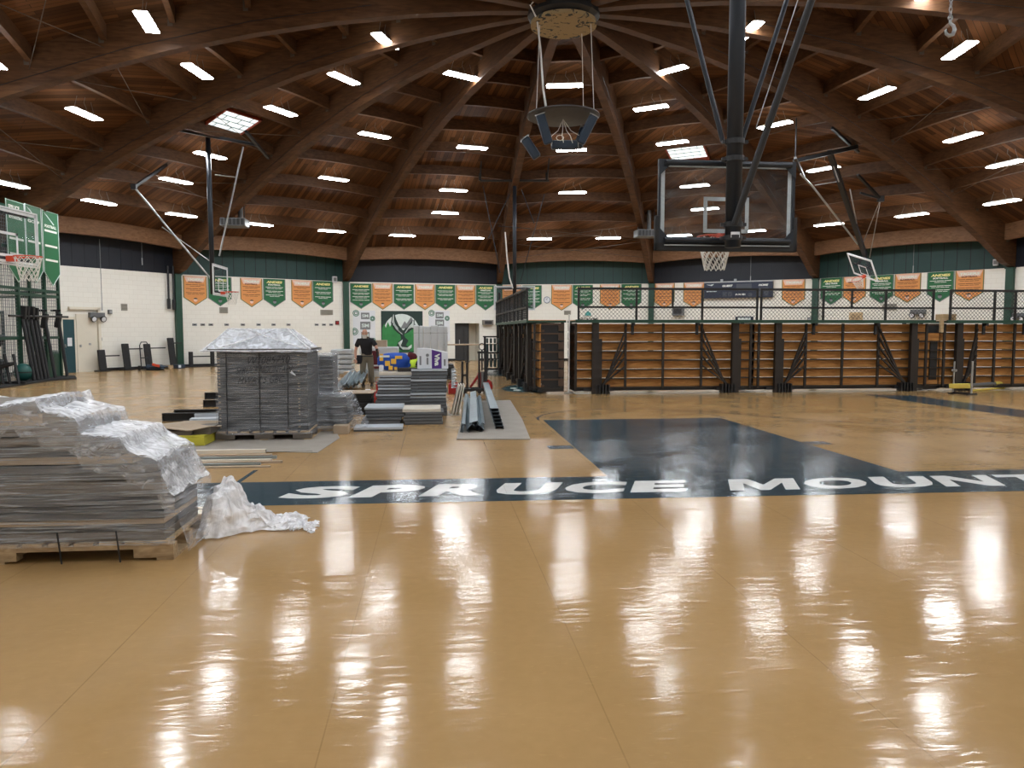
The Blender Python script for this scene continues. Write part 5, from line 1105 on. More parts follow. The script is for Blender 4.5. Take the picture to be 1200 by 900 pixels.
# --- soft goods on the tall left pile
def blob(name, label, cat, o, rz, sx, sy, sz, m, parts=None, amp=.12, seed=1, fl_=.0):
    t = thing(name, label, cat, o, rz); b = MB(); nu, nv = 28, 16
    def fn(a, s):
        th = 2*pi*a; ph = pi*s; d = 1+nz3(cos(th)*sin(ph)*2+seed, sin(th)*sin(ph)*2, cos(ph)*2)*amp*2
        cx = abs(cos(th))**.6*(1 if cos(th) > 0 else -1); cy = abs(sin(th))**.6*(1 if sin(th) > 0 else -1)
        return Vector((cx*sin(ph)**.6*sx/2*d, cy*sin(ph)**.6*sy/2*d, max(0, sz/2-cos(ph)*sz/2*d)))
    b.grid(fn, nu, nv); o_ = b.build('body', m, t, smooth=True); return t
zL2 = zL+.001
t = blob('moving_blanket_bundle', 'folded blue bundle with amber patches on the tall left pile', 'blanket', W(uL+.36, vL+.55, zL2), YAW, .66, .4, .36, 'blue_cloth', amp=.06, seed=4)
for k, (x, z, w_, h_) in enumerate(((-.24, .20, .07, .14), (-.12, .10, .10, .10), (.0, .14, .10, .10), (.10, .24, .14, .06), (-.06, .02, .08, .08), (.04, .02, .06, .06), (-.18, .27, .2, .04))):
    b = MB(); b.box((x, -.205+.05*abs(x)**1.3, z+h_/2), (w_, .02, h_), rz=.1*x); b.build('amber_patch', 'amber_cloth' if k < 6 else 'ink_white', t, bevel=.004)
t = blob('neon_vest', 'crumpled neon yellow cloth beside the blue bundle', 'cloth', W(uL+.80, vL+.50, zL2), YAW, .26, .26, .25, 'neon', amp=.14, seed=9)
b = MB(); b.box((.02, -.13, .13), (.05, .02, .12), ry=.3); b.build('dark_band', 'ink_black', t)
t = tag(MB().box((0, 0, .035), (.42, .22, .07)).build('dark_tray', 'brown_steel', bevel=.006), 'flat dark brown tray at the front of the tall left pile', 'tray'); t.location = W(uL+.66, vL+.16, zL2); t.rotation_euler.z = YAW
t = blob('work_bag', 'dark red and blue bag between the neon cloth and the white carton', 'bag', W(uR+.02, vR+.62, zR+.001), YAW, .22, .25, .30, 'maroon', amp=.12, seed=13)
b = MB(); b.box((.0, -.12, .08), (.16, .03, .12)); b.build('blue_pocket', 'blue_cloth', t, bevel=.01)
t = tag(MB().lathe([(.045, 0), (.045, .11), (.03, .12)], n=14).build('paper_cup', 'white_card'), 'white paper cup at the left edge of the tall left pile', 'cup'); t.location = W(uL+.12, vL+.30, zL2)
# --- black panel pile with a card on top, red and white jug
p = fl(399, 486.5); u, v = cu(p)
for k in range(9):
    t = thing('black_panel', f"black panel, {'topmost' if k == 8 else ('bottom one' if k == 0 else ORD[8-k]+' from the top')} of the dark pile before the corrugated sheets", 'panel', W(u+.01*(k % 2), v+.01*((k*3) % 4), k*.047), YAW, 'dark panel pile'); b = MB(); b.span((0, 0, .012), (.60, .7, .045)); b.build('panel_face', 'black_rubber', t); b = MB(); b.span((0, 0, 0), (.60, .02, .012)); b.span((0, .68, 0), (.6, .7, .012)); b.build('flange', 'black', t)
sheet('top_card', 'tan cardboard lying on top of the dark panel pile', [W(u-.03, v-.03), W(u+.64, v-.02), W(u+.66, v+.72), W(u-.02, v+.74)], .4235, .014, 'cardboard')
p = fl(436.5, 472); t = thing('red_jug', 'red and white jug on the floor left of the tall left pile', 'jug', p, .2)
b = MB(); b.lathe([(.10, 0), (.115, .03), (.115, .20), (.08, .26), (.04, .28), (.04, .31)], n=20); b.build('body', 'red', t, smooth=True); b = MB(); b.tube([(-.05, -.02, .29), (-.14, -.06, .30), (-.17, -.08, .22), (-.15, -.09, .05)], .03, 8); b.build('white_handle', 'white_card', t)
p = fl(440, 466); t = thing('red_can', 'red round can behind the red and white jug', 'can', p + Vector((0, .6, 0))); b = MB(); b.lathe([(.10, 0), (.10, .34), (.09, .36)], n=18); b.build('body', 'red', t); b = MB(); b.lathe([(.104, .30), (.104, .33)], n=18); b.tube([(-.09, 0, .34), (-.05, 0, .44), (.05, 0, .44), (.09, 0, .34)], .01, 6); b.build('wire_handle', 'steel', t)
p = fl(525.5, 462); t = thing('red_fuel_can', 'red fuel can on the floor right of the tall right pile', 'can', p, YAW)
b = MB(); b.prism([(0, 0, 0), (.30, 0, 0), (.34, 0, .10), (.32, 0, .24), (.24, 0, .28), (.0, 0, .28)], (0, .22, 0)); b.build('body', 'red', t, bevel=.02)
b = MB(); b.tube([(.04, .11, .28), (.06, .11, .33), (.2, .11, .33), (.24, .11, .28)], .018, 8); b.build('handle', 'red', t); b = MB(); b.tube([(.28, .11, .25), (.34, .11, .31)], .025, 8); b.box((.31, -.005, .05), (.06, .02, .10)); b.build('spout_cap', 'black', t); b = MB(); b.span((.20, -.006, .08), (.25, -.001, .14)); b.build('white_label', 'white_card', t)
# --- corrugated sheets fanned left of the man
p0 = fl(391, 458.5); u, v = cu(p0)
for k in range(6):
    t = thing('corrugated_sheet', f'grey corrugated steel sheet, {ORD[k]} from the left of the fan at the man\'s feet', 'corrugated sheet', W(u-.06+.115*k, v+.25-.03*k, .005+.045*(k % 3)+.02*k), YAW+.02*(k % 3)-.03, 'fan of corrugated sheets')
    b = MB(); n = 18; L_ = 2.4
    vs = []
    for x in range(n+1):
        xx = .26*x/n; zz = .04*(1+sin(xx/.26*4*pi)); vs += [(xx, 0, zz), (xx, L_, zz+.22), (xx, L_, zz+.228), (xx, 0, zz+.008)]
    b.add(vs, [(x*4+j, x*4+(j+1) % 4, x*4+4+(j+1) % 4, x*4+4+j) for x in range(n) for j in range(4)]+[(0, 1, 2, 3), tuple(n*4+j for j in (3, 2, 1, 0))]); b.build('sheet', 'galv', t)
    b = MB(); b.span((0, 1.9, .03), (.26, 2.0, .17)); b.build('lath', 'pallet_wood', t)
sheet('floor_card', 'tan card strip behind the corrugated sheets', [fl(x, y) for x, y in ((386, 446), (424, 443), (424, 440), (386, 441.5))], .003, .01, 'cardboard')
# --- silver wrapped stacks further back
def silver(x0, x1, yb, yt, D, n, label, m='silver_wrap'):
    p = fl(x0, yb); u, v = cu(p); wd_ = cu(fl(x1, yb))[0]-u; q = dep(x0, yt, p.y); h = q.z; t = thing('wrapped_bundle', label, 'wrapped load', W(u, v), YAW)
    for k in range(n): z0 = .14+(h-.14)*k/n; b = MB(); b.span((.01*(k % 2), 0, z0), (wd_-.015*(k % 3), D, z0+(h-.14)/n-.025)); b.build('wrapped_bale', m, t, bevel=.03)
    for nm, b in pallet_mb(wd_, D): b.build(nm, 'pallet_wood', t)
    return t, wd_, h, u, v
silver(388, 413, 443, 409, 1.0, 5, 'stack of silver wrapped bales left of the man')
t_, wd_, h_, u_, v_ = silver(421, 466, 447, 406, 1.0, 4, 'wide clear-wrapped stack behind the maroon chair', 'bubble')
t = tag(MB().box((0, 0, .11), (.36, .4, .22)).build('cardboard_box', 'cardboard', bevel=.006), 'brown cardboard box on the wide clear-wrapped stack behind the man', 'box'); t.location = W(u_+.72, v_+.3, h_-.02); t.rotation_euler.z = YAW
t = tag(MB().box((0, 0, .15), (.42, .4, .30)).build('cardboard_box', 'cardboard', bevel=.006), 'brown cardboard box on the floor at the foot of the silver bales', 'box'); t.location = fl(411, 446); t.rotation_euler.z = YAW
silver(523, 533, 450, 426, .8, 9, 'narrow grey stack of sheets behind the red fuel can', 'stack_grey')
# tall white wrapped boards behind the carton
p = fl(485, 449); u, v = cu(p); wd_ = cu(fl(525, 449))[0]-u; hW = dep(485, 381, p.y).z; t = thing('wrapped_boards', 'tall white foil-wrapped boards standing behind the carton', 'wrapped load', W(u, v), YAW)
for k, (a, c) in enumerate(((0, .16), (.16, .30), (.30, .50), (.50, .72), (.72, .90), (.90, 1.0))):
    b = MB(); b.span((wd_*a+.006, .02*(k % 2), .02), (wd_*c-.006, .45, hW-.02*(k % 3))); b.build('wrapped_board', 'bubble', t, bevel=.025)
b = MB(); b.span((-.01, -.01, hW*.30), (wd_+.01, .47, hW*.31)); b.span((-.01, -.01, hW*.86), (wd_+.01, .47, hW*.87)); b.build('clear_band', 'film', t)
# maroon folding chair behind
p = fl(441, 449); t = thing('folding_chair', 'maroon folding chair with tilted back behind the tall left pile', 'chair', p, YAW+.5)
b = MB(); b.box((0, .20, .80), (.42, .05, .46), rx=-.25); b.build('backrest', 'maroon', t, bevel=.02); b = MB(); b.box((.05, -.05, .50), (.44, .44, .06)); b.build('seat', 'maroon', t, bevel=.02)
for x, y in ((-.18, -.24), (.24, -.24), (-.18, .20), (.24, .20)): b = MB(); b.tube([(x, y*.8, .48), (x, y*1.15, .0)], .014, 6); b.build('leg', 'steel', t)
# --- steel channels on a grey card
sheet('floor_card', 'large grey-tan card sheet under the two bundles of steel channels', [fl(x, y) for x, y in ((535, 515.5), (621.5, 515.5), (612, 492), (598, 469.5), (546, 470.5))], .003, .012, 'kraft_dark')
def channel(label, p, q, rot, z0, L_=None, flip=False, m='galv'):
    d = q-p; ln = L_ or d.length; t = thing('steel_channel', label, 'steel channel', Vector((p.x, p.y, z0)), atan2(d.y, d.x)-pi/2, 'steel channels on the card sheet')
    b = MB(); s = .14; h = .055; th = .006; prof = [(-s/2, 0), (-s/2, h), (s/2, h), (s/2, 0), (s/2-th, 0), (s/2-th, h-th), (-s/2+th, h-th), (-s/2+th, 0)]
    if flip: prof = [(x, h-z) for x, z in prof][::-1]
    c, s_ = cos(rot), sin(rot); prof = [(x*c-z*s_, x*s_+z*c) for x, z in prof]; mz = min(z for x, z in prof)
    b.prism([(x, 0, z-mz) for x, z in prof], (0, ln, 0)); b.build('channel', m, t)
    b = MB(); cxx = sum(x for x, z in prof)/8; czz = sum(z-mz for x, z in prof)/8
    b.prism([(cxx+(x-cxx)*1.0, -.002, czz+(z-mz-czz)*1.0) for x, z in prof], (0, -.002, 0)); b.build('cut_end', 'ink_black', t)
pf, pb = fl(585.5, 504), fl(571.5, 464)
for k in range(6): channel(f"steel channel, {'topmost' if k == 5 else ('bottom one' if k == 0 else ORD[5-k]+' from the top')} of the neat right bundle", pf + Vector((-.018*k, .03*k, 0)), pb + Vector((-.01*k, 0, 0)), 0, .016+.056*k)
LBN = [(547, 566, 508, 470, .0, .0, 'standing at the left edge'), (553, 552, 508, 469, .9, .0, 'tilted, second from the left'), (557, 556, 506, 469, 2.6, .0, 'lying flat in the middle'), (561, 560, 507.5, 470, -.7, .0, 'tilted, second from the right'), (566, 564, 507, 471, 1.1, .0, 'at the right edge'), (556, 556, 507, 467, .25, .09, 'lying on top of the others')]
for k, (xf, xb, yf, yb_, rot, z0, wh) in enumerate(LBN):
    if k == 0: channel('dark grey channel lying at the left edge of the loose left bundle', fl(544, 508), fl(547, 469), 1.35, .016)
    else: channel(f'steel channel of the loose left bundle, {wh}', fl(xf, yf), fl(xb-6+k, yb_), rot, .016+z0)
# ================================================================ pallet stacker, chair cart, left-wall equipment, cage
p = fl(545, 461.5); t = thing('hand_stacker', 'dark hand stacker with a mast, round top handle and red pump on the open floor', 'pallet stacker', p, YAW)
b = MB(); b.span((-.10, .0, .06), (.62, .08, .14)); b.span((-.10, .42, .06), (.62, .5, .14)); b.span((.45, .0, .06), (.62, .5, .14)); b.build('base_frame', 'black', t, bevel=.01)
b = MB(); b.span((-.10, .03, .14), (-.04, .12, .86)); b.span((.03, .03, .14), (.09, .12, .84)); b.span((-.10, .04, .46), (.09, .08, .52)); b.build('fork_carriage', 'black', t, bevel=.01)
b = MB(); b.span((.36, .12, .10), (.41, .20, 1.10)); b.span((.52, .12, .10), (.60, .20, 1.12)); b.span((.34, .12, 1.06), (.62, .20, 1.12)); b.build('mast', 'black', t)
b = MB(); b.tube([(.46+.075*cos(a*pi/9), .16, 1.24+.085*sin(a*pi/9)) for a in range(18)], .013, 7, closed=True); b.tube([(.46, .16, .60), (.46, .16, 1.16)], .022, 8); b.build('handle_ring', 'black', t)
b = MB(); b.tube([(.15, .2, .16), (.40, .2, .52)], .035, 8); b.tube([(.40, .2, .16), (.40, .2, .55)], .055, 12); b.lathe([(.13, .1), (.16, .18), (.12, .30), (.05, .36)], (.60, .22, 0), 18); b.build('red_pump', 'red', t)
b = MB(); b.tube([(.47, .18, .16), (.47, .18, .58)], .05, 12); b.build('hydraulic_cylinder', 'duct', t)
for x, y in ((.0, .04), (.0, .46), (.38, .04), (.55, .46)):
    T2 = Matrix.Translation((x, y, .055)) @ Matrix.Rotation(pi/2, 4, 'X'); b = MB(T2); b.lathe([(.055, -.025), (.055, .025)], n=16); b.build('wheel', 'black_rubber', t)
# cart with hanging folded chairs
p = fl(577, 437.5)+W(-.25, .35); t = thing('chair_cart', 'dark teal cart with two tiers of hanging folded chairs beyond the side bleachers', 'chair cart', p, YAW)
b = MB()
for x in (0, .62): b.bar((x, 0, .12), (x, 0, 1.45), .05); b.bar((x, .5, .12), (x, .5, 1.45), .05)
for z in (.14, .78, 1.42): b.bar((-.06, 0, z), (.70, 0, z), .05); b.bar((-.06, .5, z), (.70, .5, z), .05)
b.build('frame', 'black', t)
for z in (.22, .84):
    for k in range(4):
        b = MB(); b.span((.05+k*.15, .02, z), (.13+k*.15, .46, z+.30)); b.span((.06+k*.15, .02, z+.33), (.12+k*.15, .46, z+.52)); b.build('folded_chair', 'teal_steel', t, bevel=.02)
for x in (.05, .58):
    T2 = Matrix.Translation((x, .1, .06)) @ Matrix.Rotation(pi/2, 4, 'X'); b = MB(T2); b.lathe([(.06, -.02), (.06, .02)], n=14); b.build('wheel', 'black_rubber', t)
p = fl(585.5, 437) ; t = thing('net_post', 'dark padded post standing behind the cart of folded chairs', 'post', p + W(.1, 1.2)); b = MB(); b.tube([(0, 0, .03), (0, 0, 3.2)], .06, 10); b.build('post_tube', 'black', t); b = MB(); b.tube([(0, 0, .4), (0, 0, 2.0)], .12, 12); b.build('padding', 'black_rubber', t); b = MB(); b.lathe([(.25, 0), (.25, .03), (.07, .05)], n=18); b.build('base', 'black', t)
# benches leaning on the left wall
BN = [(114, 435.3, 410, 134, 416.5), (142.5, 435, 402.8, 161, 408.5), (168, 434.6, 403, 188, 407.5), (196, 433, 396, 207, 401.8)]
for k, (x, yb, yt, xb_, yb2) in enumerate(BN):
    p = onwall(-3, x, yb, .45); p.z = 0; q = onwall(-3, x, yt, .25); hh = q.z; t = thing('padded_bench', f'black padded bench upright with a side bar, {ORD[k]} from the left by the cream wall', 'bench', p, wall_rz(-3), 'benches along the left wall')
    b = MB(); b.box((0, .10, hh/2+.02), (.30, .09, hh-.02), rx=-.14); b.build('pad', 'black_rubber', t, bevel=.02)
    e = onwall(-3, xb_, yb2, .40); ln = (Vector((e.x, e.y, 0))-p).length; b = MB(); b.bar((0, .12, e.z), (ln, .12, e.z), .05); b.build('side_bar', 'black', t)
    b = MB(); b.span((-.2, -.12, 0), (.2, .34, .045)); b.build('foot', 'black', t)
p = onwall(-2, 221, 433, .4); p.z = 0; e = onwall(-2, 246, 433, .4); ln = (Vector((e.x, e.y, 0))-p).length
t = thing('low_bench_rack', 'low black rack with two uprights and a crossbar right of the first green column', 'rack', p, wall_rz(-2))
for x, h in ((0, .70), (ln, .95)): b = MB(); b.box((x, 0, h/2), (.16, .14, h)); b.build('upright', 'black_rubber', t, bevel=.01)
b = MB(); b.bar((0, 0, .48), (ln, 0, .48), .05); b.build('crossbar', 'black', t); b = MB(); b.span((-.3, -.15, 0), (ln+.3, .15, .04)); b.build('base', 'black', t)
p = onwall(-3, 153, 433.5, 1.0); p.z = 0; t = thing('hand_truck', 'grey hand truck with a bowed handle standing between the benches', 'hand truck', p, wall_rz(-3))
b = MB(); b.tube([(-.2, 0, .1), (-.2, .06, 1.05), (-.12, .07, 1.18), (.12, .07, 1.18), (.2, .06, 1.05), (.2, 0, .1)], .022, 8); b.build('handle_frame', 'dark_steel', t); b = MB(); b.span((-.2, -.25, .02), (.2, .0, .04)); b.build('toe_plate', 'dark_steel', t)
for s in (-1, 1): T2 = Matrix.Translation((s*.25, .05, .10)) @ Matrix.Rotation(pi/2, 4, 'Y'); b = MB(T2); b.lathe([(.10, -.025), (.10, .025)], n=16); b.build('wheel', 'black_rubber', t)
b = MB(); b.bar((-.25, .05, .1), (.25, .05, .1), .02); b.span((-.2, .02, .5), (.2, .04, .54)); b.build('axle_bar', 'dark_steel', t)
p = onwall(-3, 157, 435.5, 1.4); p.z = 0; t = blob('work_pile', 'low pile of orange and dark work clothes before the hand truck', 'pile', p, .2, .8, .5, .24, 'horn_blue', amp=.2, seed=5)
b = MB(); b.box((.1, -.28, .22), (.3, .04, .10), ry=.3); b.build('orange_sleeve', 'rim', t, bevel=.01)
p = onwall(-3, 171, 436, .9); p.z = 0; t = thing('wooden_pallet', 'small pale wooden pallet on the floor below the third bench', 'pallet', p, wall_rz(-3))
for nm, b in pallet_mb(1.15, .6): b.build(nm, 'pallet_wood', t)
p = onwall(-3, 196, 436.5, .35); p.z = 0; t = thing('floor_lamp_base', 'small dark box with a bright end on the floor by the green column', 'box', p + Vector((.55, -.7, 0)), wall_rz(-3)); b = MB(); b.span((0, 0, 0), (.40, .3, .18)); b.build('case', 'horn_blue', t, bevel=.02); b = MB(); b.span((.05, -.012, .04), (.17, .0, .15)); b.build('pale_face', 'white_card', t)
# ---- green storage cage
C0 = fl(72, 442); u0, v0 = cu(C0); t = thing('storage_cage', 'tall green steel cage with wire mesh at the left edge of the photo', 'cage', W(u0, v0), YAW)
H_ = 5.55; ln = 7.2      # local -y runs towards the viewer
PY = [0, -.95, -1.9, -2.6, -3.9, -5.2, -ln]
for y in PY: b = MB(); b.bar((0, y, 0), (0, y, H_), .10); b.build('post', 'green', t)
b = MB(); b.bar((-3.4, 0, 0), (-3.4, 0, H_), .10); b.build('post', 'green', t)
for z in (1.42, 2.85, 3.02, 4.3, H_):
    b = MB(); b.bar((0, -ln, z), (0, 0, z), .09); b.bar((-3.4, 0, z), (0, 0, z), .09); b.build('rail', 'green', t)
b = MB()
for k in range(int(ln/.11)): y = -k*.11; b.bar((-.01, y, .05), (-.01, y, H_), .012)
for k in range(int(H_/.11)): z = .08+k*.11; b.bar((-.012, -ln, z), (-.012, 0, z), .010)
for k in range(int(3.4/.11)): x = -k*.11; b.bar((x, .01, .05), (x, .01, H_), .010)
for k in range(int(H_/.22)): z = .08+k*.22; b.bar((-3.4, .012, z), (0, .012, z), .010)
b.build('wire_mesh', 'ink_grey', t)
b = MB(); b.span((-.06, -2.0, .02), (.0, -.05, .85)); b.build('kick_panel', 'green', t)
for k, (xa, xb_, ya, yb_, words) in enumerate(((6, 28.5, 232, 239, ('SPRUCE', 'BOYS BASKETBALL')), (28.5, 48, 238, 244, ('SMHS', 'GOLF')), (48.5, 68, 245, 250, ('PHOENIX', 'FOOTBALL')))):
    def onc(x, y):
        d = ray(x, y); n = W(1, 0); tt = (n.dot(W(u0+.14, v0)))/(n.x*d.x+n.y*d.y); return Vector((d.x*tt, d.y*tt, CAM_H+d.z*tt))
    P, Q = onc(xa, ya), onc(xb_-.6, yb_); zt_ = P.z; d = Vector((Q.x-P.x, Q.y-P.y, 0)); wd_ = d.length; hh = 2.55
    tt_ = thing('team_banner', ('green banner on the cage front, left of three, partly behind the glass hoop', 'green banner on the cage front, middle of three', 'green banner on the cage front, right of three, by the cage corner')[k], 'banner', Vector((P.x, P.y, zt_-hh)), atan2(d.y, d.x), 'green banners on the cage')
    b = MB(); b.prism([(0, 0, .45), (wd_/2, 0, 0), (wd_, 0, .45), (wd_, 0, hh), (0, 0, hh)][::-1], (0, .015, 0)); b.build('cloth', 'ban_green', tt_)
    b = MB(); b.bar((.01, -.006, .45), (.01, -.006, hh), .03, .008); b.bar((wd_-.01, -.006, .45), (wd_-.01, -.006, hh), .03, .008); b.bar((0, -.006, hh-.02), (wd_, -.006, hh-.02), .03, .008); b.bar((.01, -.006, .45), (wd_/2, -.006, .0), .03, .008); b.bar((wd_/2, -.006, 0), (wd_-.01, -.006, .45), .03, .008); b.build('white_trim', 'mural_pale', tt_)
    b = MB(); b.text(words[1], (wd_*.14, -.008, hh*.775), (1, 0, 0), (0, 0, 1), wd_*.72, .10, bold=.05)
    if k == 0: b.text('SPRUCE', (wd_*.12, -.008, hh*.89), (1, 0, 0), (0, 0, 1), wd_*.6, .13, bold=.05); b.text('MOUNTAIN', (wd_*.2, -.008, hh*.835), (1, 0, 0), (0, 0, 1), wd_*.65, .12, bold=.05)
    for z in (.52, .33): b.span((wd_*.12, -.008, hh*z), (wd_*.88, -.004, hh*z+.07))
    if k == 2: b.span((wd_*.12, -.008, hh*.72), (wd_*.88, -.004, hh*.72+.07))
    b.build('lettering', 'ink_white', tt_)
    if k: b = MB(); [b.prism([(wd_*.1+q*.06, -.004, hh*.97-q*.02), (wd_*.55+q*.05, -.004, hh*.86-q*.03), (wd_*.60+q*.05, -.004, hh*.87-q*.03)], (0, -.004, 0)) for q in range(4)]; b.build('bird_wing', 'mural_pale', tt_)
# dark base mat under the leaning equipment
ms = [fl(-14, 457.5), fl(0, 455.8), fl(56, 447), fl(90, 444.3), fl(88, 441.8), fl(70, 441.8), fl(20, 447)]
tag(MB().prism([Vector((p.x, p.y, .002)) for p in ms], (0, 0, .05)).build('rubber_mat', 'black_rubber'), 'black rubber mat along the foot of the green cage', 'mat')
def onu(x, u_):
    best = min((fl(x, 400+q*.05) for q in range(100, 2400)), key=lambda P: abs(cu(P)[0]-u_)); return best
# poles with square pads leaning on the cage
for k, (xt, yt, xb_, yb_, pad) in enumerate(((24.5, 363, 40.5, 443, 1), (28, 363.5, 45, 442.5, 1), (34, 363.5, 49, 442, 1), (38.5, 365, 53.5, 442, 1), (43, 372, 57, 441.5, 0), (51, 364, 65, 440, 2), (67, 364, 79, 439, 2))):
    pb_ = onu(xb_, u0+.42); pb_.z = .055; pt_ = dep(xt, yt, pb_.y+.1); t = thing('leaning_pole', f"black pole {'with a square pad on top' if pad == 1 else ('with a bent top' if pad == 2 else 'without a pad')}, {ORD[k]} from the left leaning by the cage", 'pole', pb_, 0, 'black poles leaning by the cage')
    d = pt_-pb_; b = MB(); b.tube([(0, 0, 0), d], .055, 8); b.build('shaft', 'black', t)
    b = MB()
    if pad == 1: b.box(d+Vector((.05, 0, -.08)), (.24, .10, .42), ry=.1)
    elif pad == 2: b.box(d+Vector((-.05, 0, .0)), (.32, .08, .07)); b.box(d+Vector((.02, 0, -.35)), (.16, .14, .5), ry=.2)
    else: b.box(d, (.14, .12, .12))
    b.build('head', 'black_rubber', t, bevel=.012)
pa, pb_ = dep(10, 370, 23.6), dep(79.5, 371.5, 26.4); t = tag(MB().tube([Vector((0, 0, 0)), pb_-pa], .035, 8).build('long_bar', 'black'), 'long black horizontal bar held across the leaning poles', 'bar'); t.location = pa
p = fl(28, 448); t = thing('exercise_ball', 'dark green exercise ball on the floor before the cage', 'ball', p + Vector((0, 0, .05))); b = MB(); b.lathe([(.28*sin(pi*k/14), .28-.28*cos(pi*k/14)) for k in range(15)], n=24); b.build('ball', mat('green_ball', (.015, .10, .085), .4), t, smooth=True); b = MB(); b.lathe([(.281, .26), (.281, .30)], n=24); b.build('seam', 'ink_black', t)
p = onu(62, u0-.55); t = thing('green_bin', 'dark green tapered bin behind the leaning poles', 'bin', p + Vector((0, 0, .05))); b = MB(); b.lathe([(.20, .0), (.34, .80), (.30, .80), (.18, .02)], n=20); b.build('body', mat('bin_green', (.03, .08, .05), .5), t); b = MB(); b.lathe([(.36, .78), (.36, .84), (.05, .90)], n=20); b.build('lid', mat('bin_lid_green', (.04, .10, .065), .5), t)
p = fl(8, 452); t = thing('weight_bench', 'black weight bench with slanted frame at the left edge before the cage', 'bench', p + Vector((0, 0, .05)), YAW)
b = MB(); b.box((-.1, .1, .55), (.5, .30, .10), ry=-.3); b.build('pad', 'black_rubber', t, bevel=.02); b = MB()
for x in (-.3, -.1, .1, .35): b.bar((x, .0, .0), (x-.2, .15, .9), .06)
b.bar((-.5, .1, .04), (.5, .1, .04), .07); b.build('frame', 'black', t)
b = MB(); b.box((-.35, .02, .75), (.10, .06, .5), ry=.15); b.build('yellow_strap', 'yellow_plastic', t)
p = W(u0-1.2, v0-2.2); t = thing('weight_rack', 'grey-green rack with weights inside the cage', 'rack', p, YAW)
b = MB()
for x in (-.5, .5): b.bar((x, -1.6, 0), (x, -1.6, 2.3), .08); b.bar((x, 0, 0), (x, 0, 2.3), .08)
for z in (.7, 1.5, 2.25): b.bar((-.5, -1.6, z), (-.5, 0, z), .07); b.bar((.5, -1.6, z), (.5, 0, z), .07)
b.build('frame', 'teal_steel', t)
for z in (.55, 1.35):
    for y in (-1.3, -.8, -.3): T2 = Matrix.Translation((.5, y, z)) @ Matrix.Rotation(pi/2, 4, 'Y'); b = MB(T2); b.lathe([(.20, -.03), (.22, 0), (.20, .03)], n=18); b.build('weight_plate', 'black_rubber', t)
# cabinet inside the cage
p = W(u0-2.2, v0-.9); t = thing('white_cabinet', 'white cabinet inside the cage behind the poles', 'cabinet', p, YAW); b = MB(); b.span((0, -1.4, 0), (.5, 0, 1.15)); b.build('body', 'white_card', t); b = MB(); b.span((.5, -1.38, .05), (.515, -.72, 1.1)); b.span((.5, -.68, .05), (.515, -.02, 1.1)); b.build('door', 'cream', t)
# ================================================================ the man
p = fl(429.5, 452.5); t = thing('person', 'bald bearded man in a black polo and olive trousers stooping forward with a tool', 'person', p, 0)
def skin(name, verts, edges, rad, m, parent, lv=2):
    me = bpy.data.meshes.new(name); me.from_pydata(verts, edges, []); me.materials.append(M[m]); o = bpy.data.objects.new(name, me); COL.objects.link(o); o.parent = parent
    sk = o.modifiers.new('skin', 'SKIN'); sk.use_smooth_shade = True
    for v, r in zip(me.skin_vertices[0].data, rad): v.radius = r if isinstance(r, tuple) else (r, r)
    me.skin_vertices[0].data[0].use_root = True
    sb = o.modifiers.new('sub', 'SUBSURF'); sb.levels = lv; sb.render_levels = lv; return o
def chain(pts, idx0, start): 
    return [(start if k == 0 else idx0+k-1, idx0+k) for k in range(len(pts))]
# facing the viewer (-y); his right is at image left
bv = [(0.02, .06, .90), (.02, .05, 1.02), (.015, .01, 1.18), (.01, -.05, 1.34), (.0, -.09, 1.43), (-.0, -.125, 1.49), (-.0, -.155, 1.545), (.0, -.165, 1.615)]
be = [(k, k+1) for k in range(7)]; br_ = [(.15, .12), (.155, .12), (.165, .125), (.17, .12), (.09, .075), (.055, .055), (.072, .080), (.066, .082)]
def limb(pts, rs, start):
    global bv, be, br_
    n0 = len(bv); bv += pts; br_ += rs; be += [(start if k == 0 else n0+k-1, n0+k) for k in range(len(pts))]
limb([(-.20, -.05, 1.37), (-.27, -.02, 1.22), (-.31, -.01, 1.07), (-.30, -.08, .93), (-.285, -.12, .82)], [.062, .052, .045, .040, .031], 3)
limb([(.21, -.06, 1.36), (.30, -.10, 1.24), (.355, -.16, 1.12), (.385, -.27, 1.09), (.40, -.37, 1.08)], [.062, .052, .045, .039, .030], 3)
limb([(-.085, .04, .84), (-.10, -.02, .50), (-.10, .05, .10)], [.105, .070, .050], 0)
limb([(.11, .05, .84), (.14, .0, .50), (.15, .08, .10)], [.105, .070, .050], 0)
body = skin('body', bv, be, br_, 'skin', t)
# hands: palm, four fingers, thumb
def hand(w, d, side, nm, curl=.35):
    w = Vector(w); d = Vector(d).normalized(); up_ = Vector((0, -1, 0)) if abs(d.y) < .8 else Vector((0, 0, 1)); x = d.cross(up_).normalized(); y = x.cross(d).normalized(); V = [w, w+d*.075]; Ed = [(0, 1)]; Rr = [(.032, .020), (.040, .018)]
    for k, (o, ln) in enumerate(((-.030, .072), (-.010, .082), (.010, .076), (.029, .060))):
        n0 = len(V); b0 = w+d*.085+x*o; b1 = b0+(d*cos(curl)+y*sin(curl))*ln*.5; b2 = b1+(d*cos(curl*2.4)+y*sin(curl*2.4))*ln*.5; V += [b0, b1, b2]; Ed += [(1, n0), (n0, n0+1), (n0+1, n0+2)]; Rr += [.0105, .0095, .008]
    n0 = len(V); V += [w+d*.03-x*side*.042, w+d*.065-x*side*.066+y*.02, w+d*.095-x*side*.062+y*.04]; Ed += [(0, n0), (n0, n0+1), (n0+1, n0+2)]; Rr += [.014, .012, .009]
    return skin(nm, [tuple(v) for v in V], Ed, Rr, 'skin', body, 1)
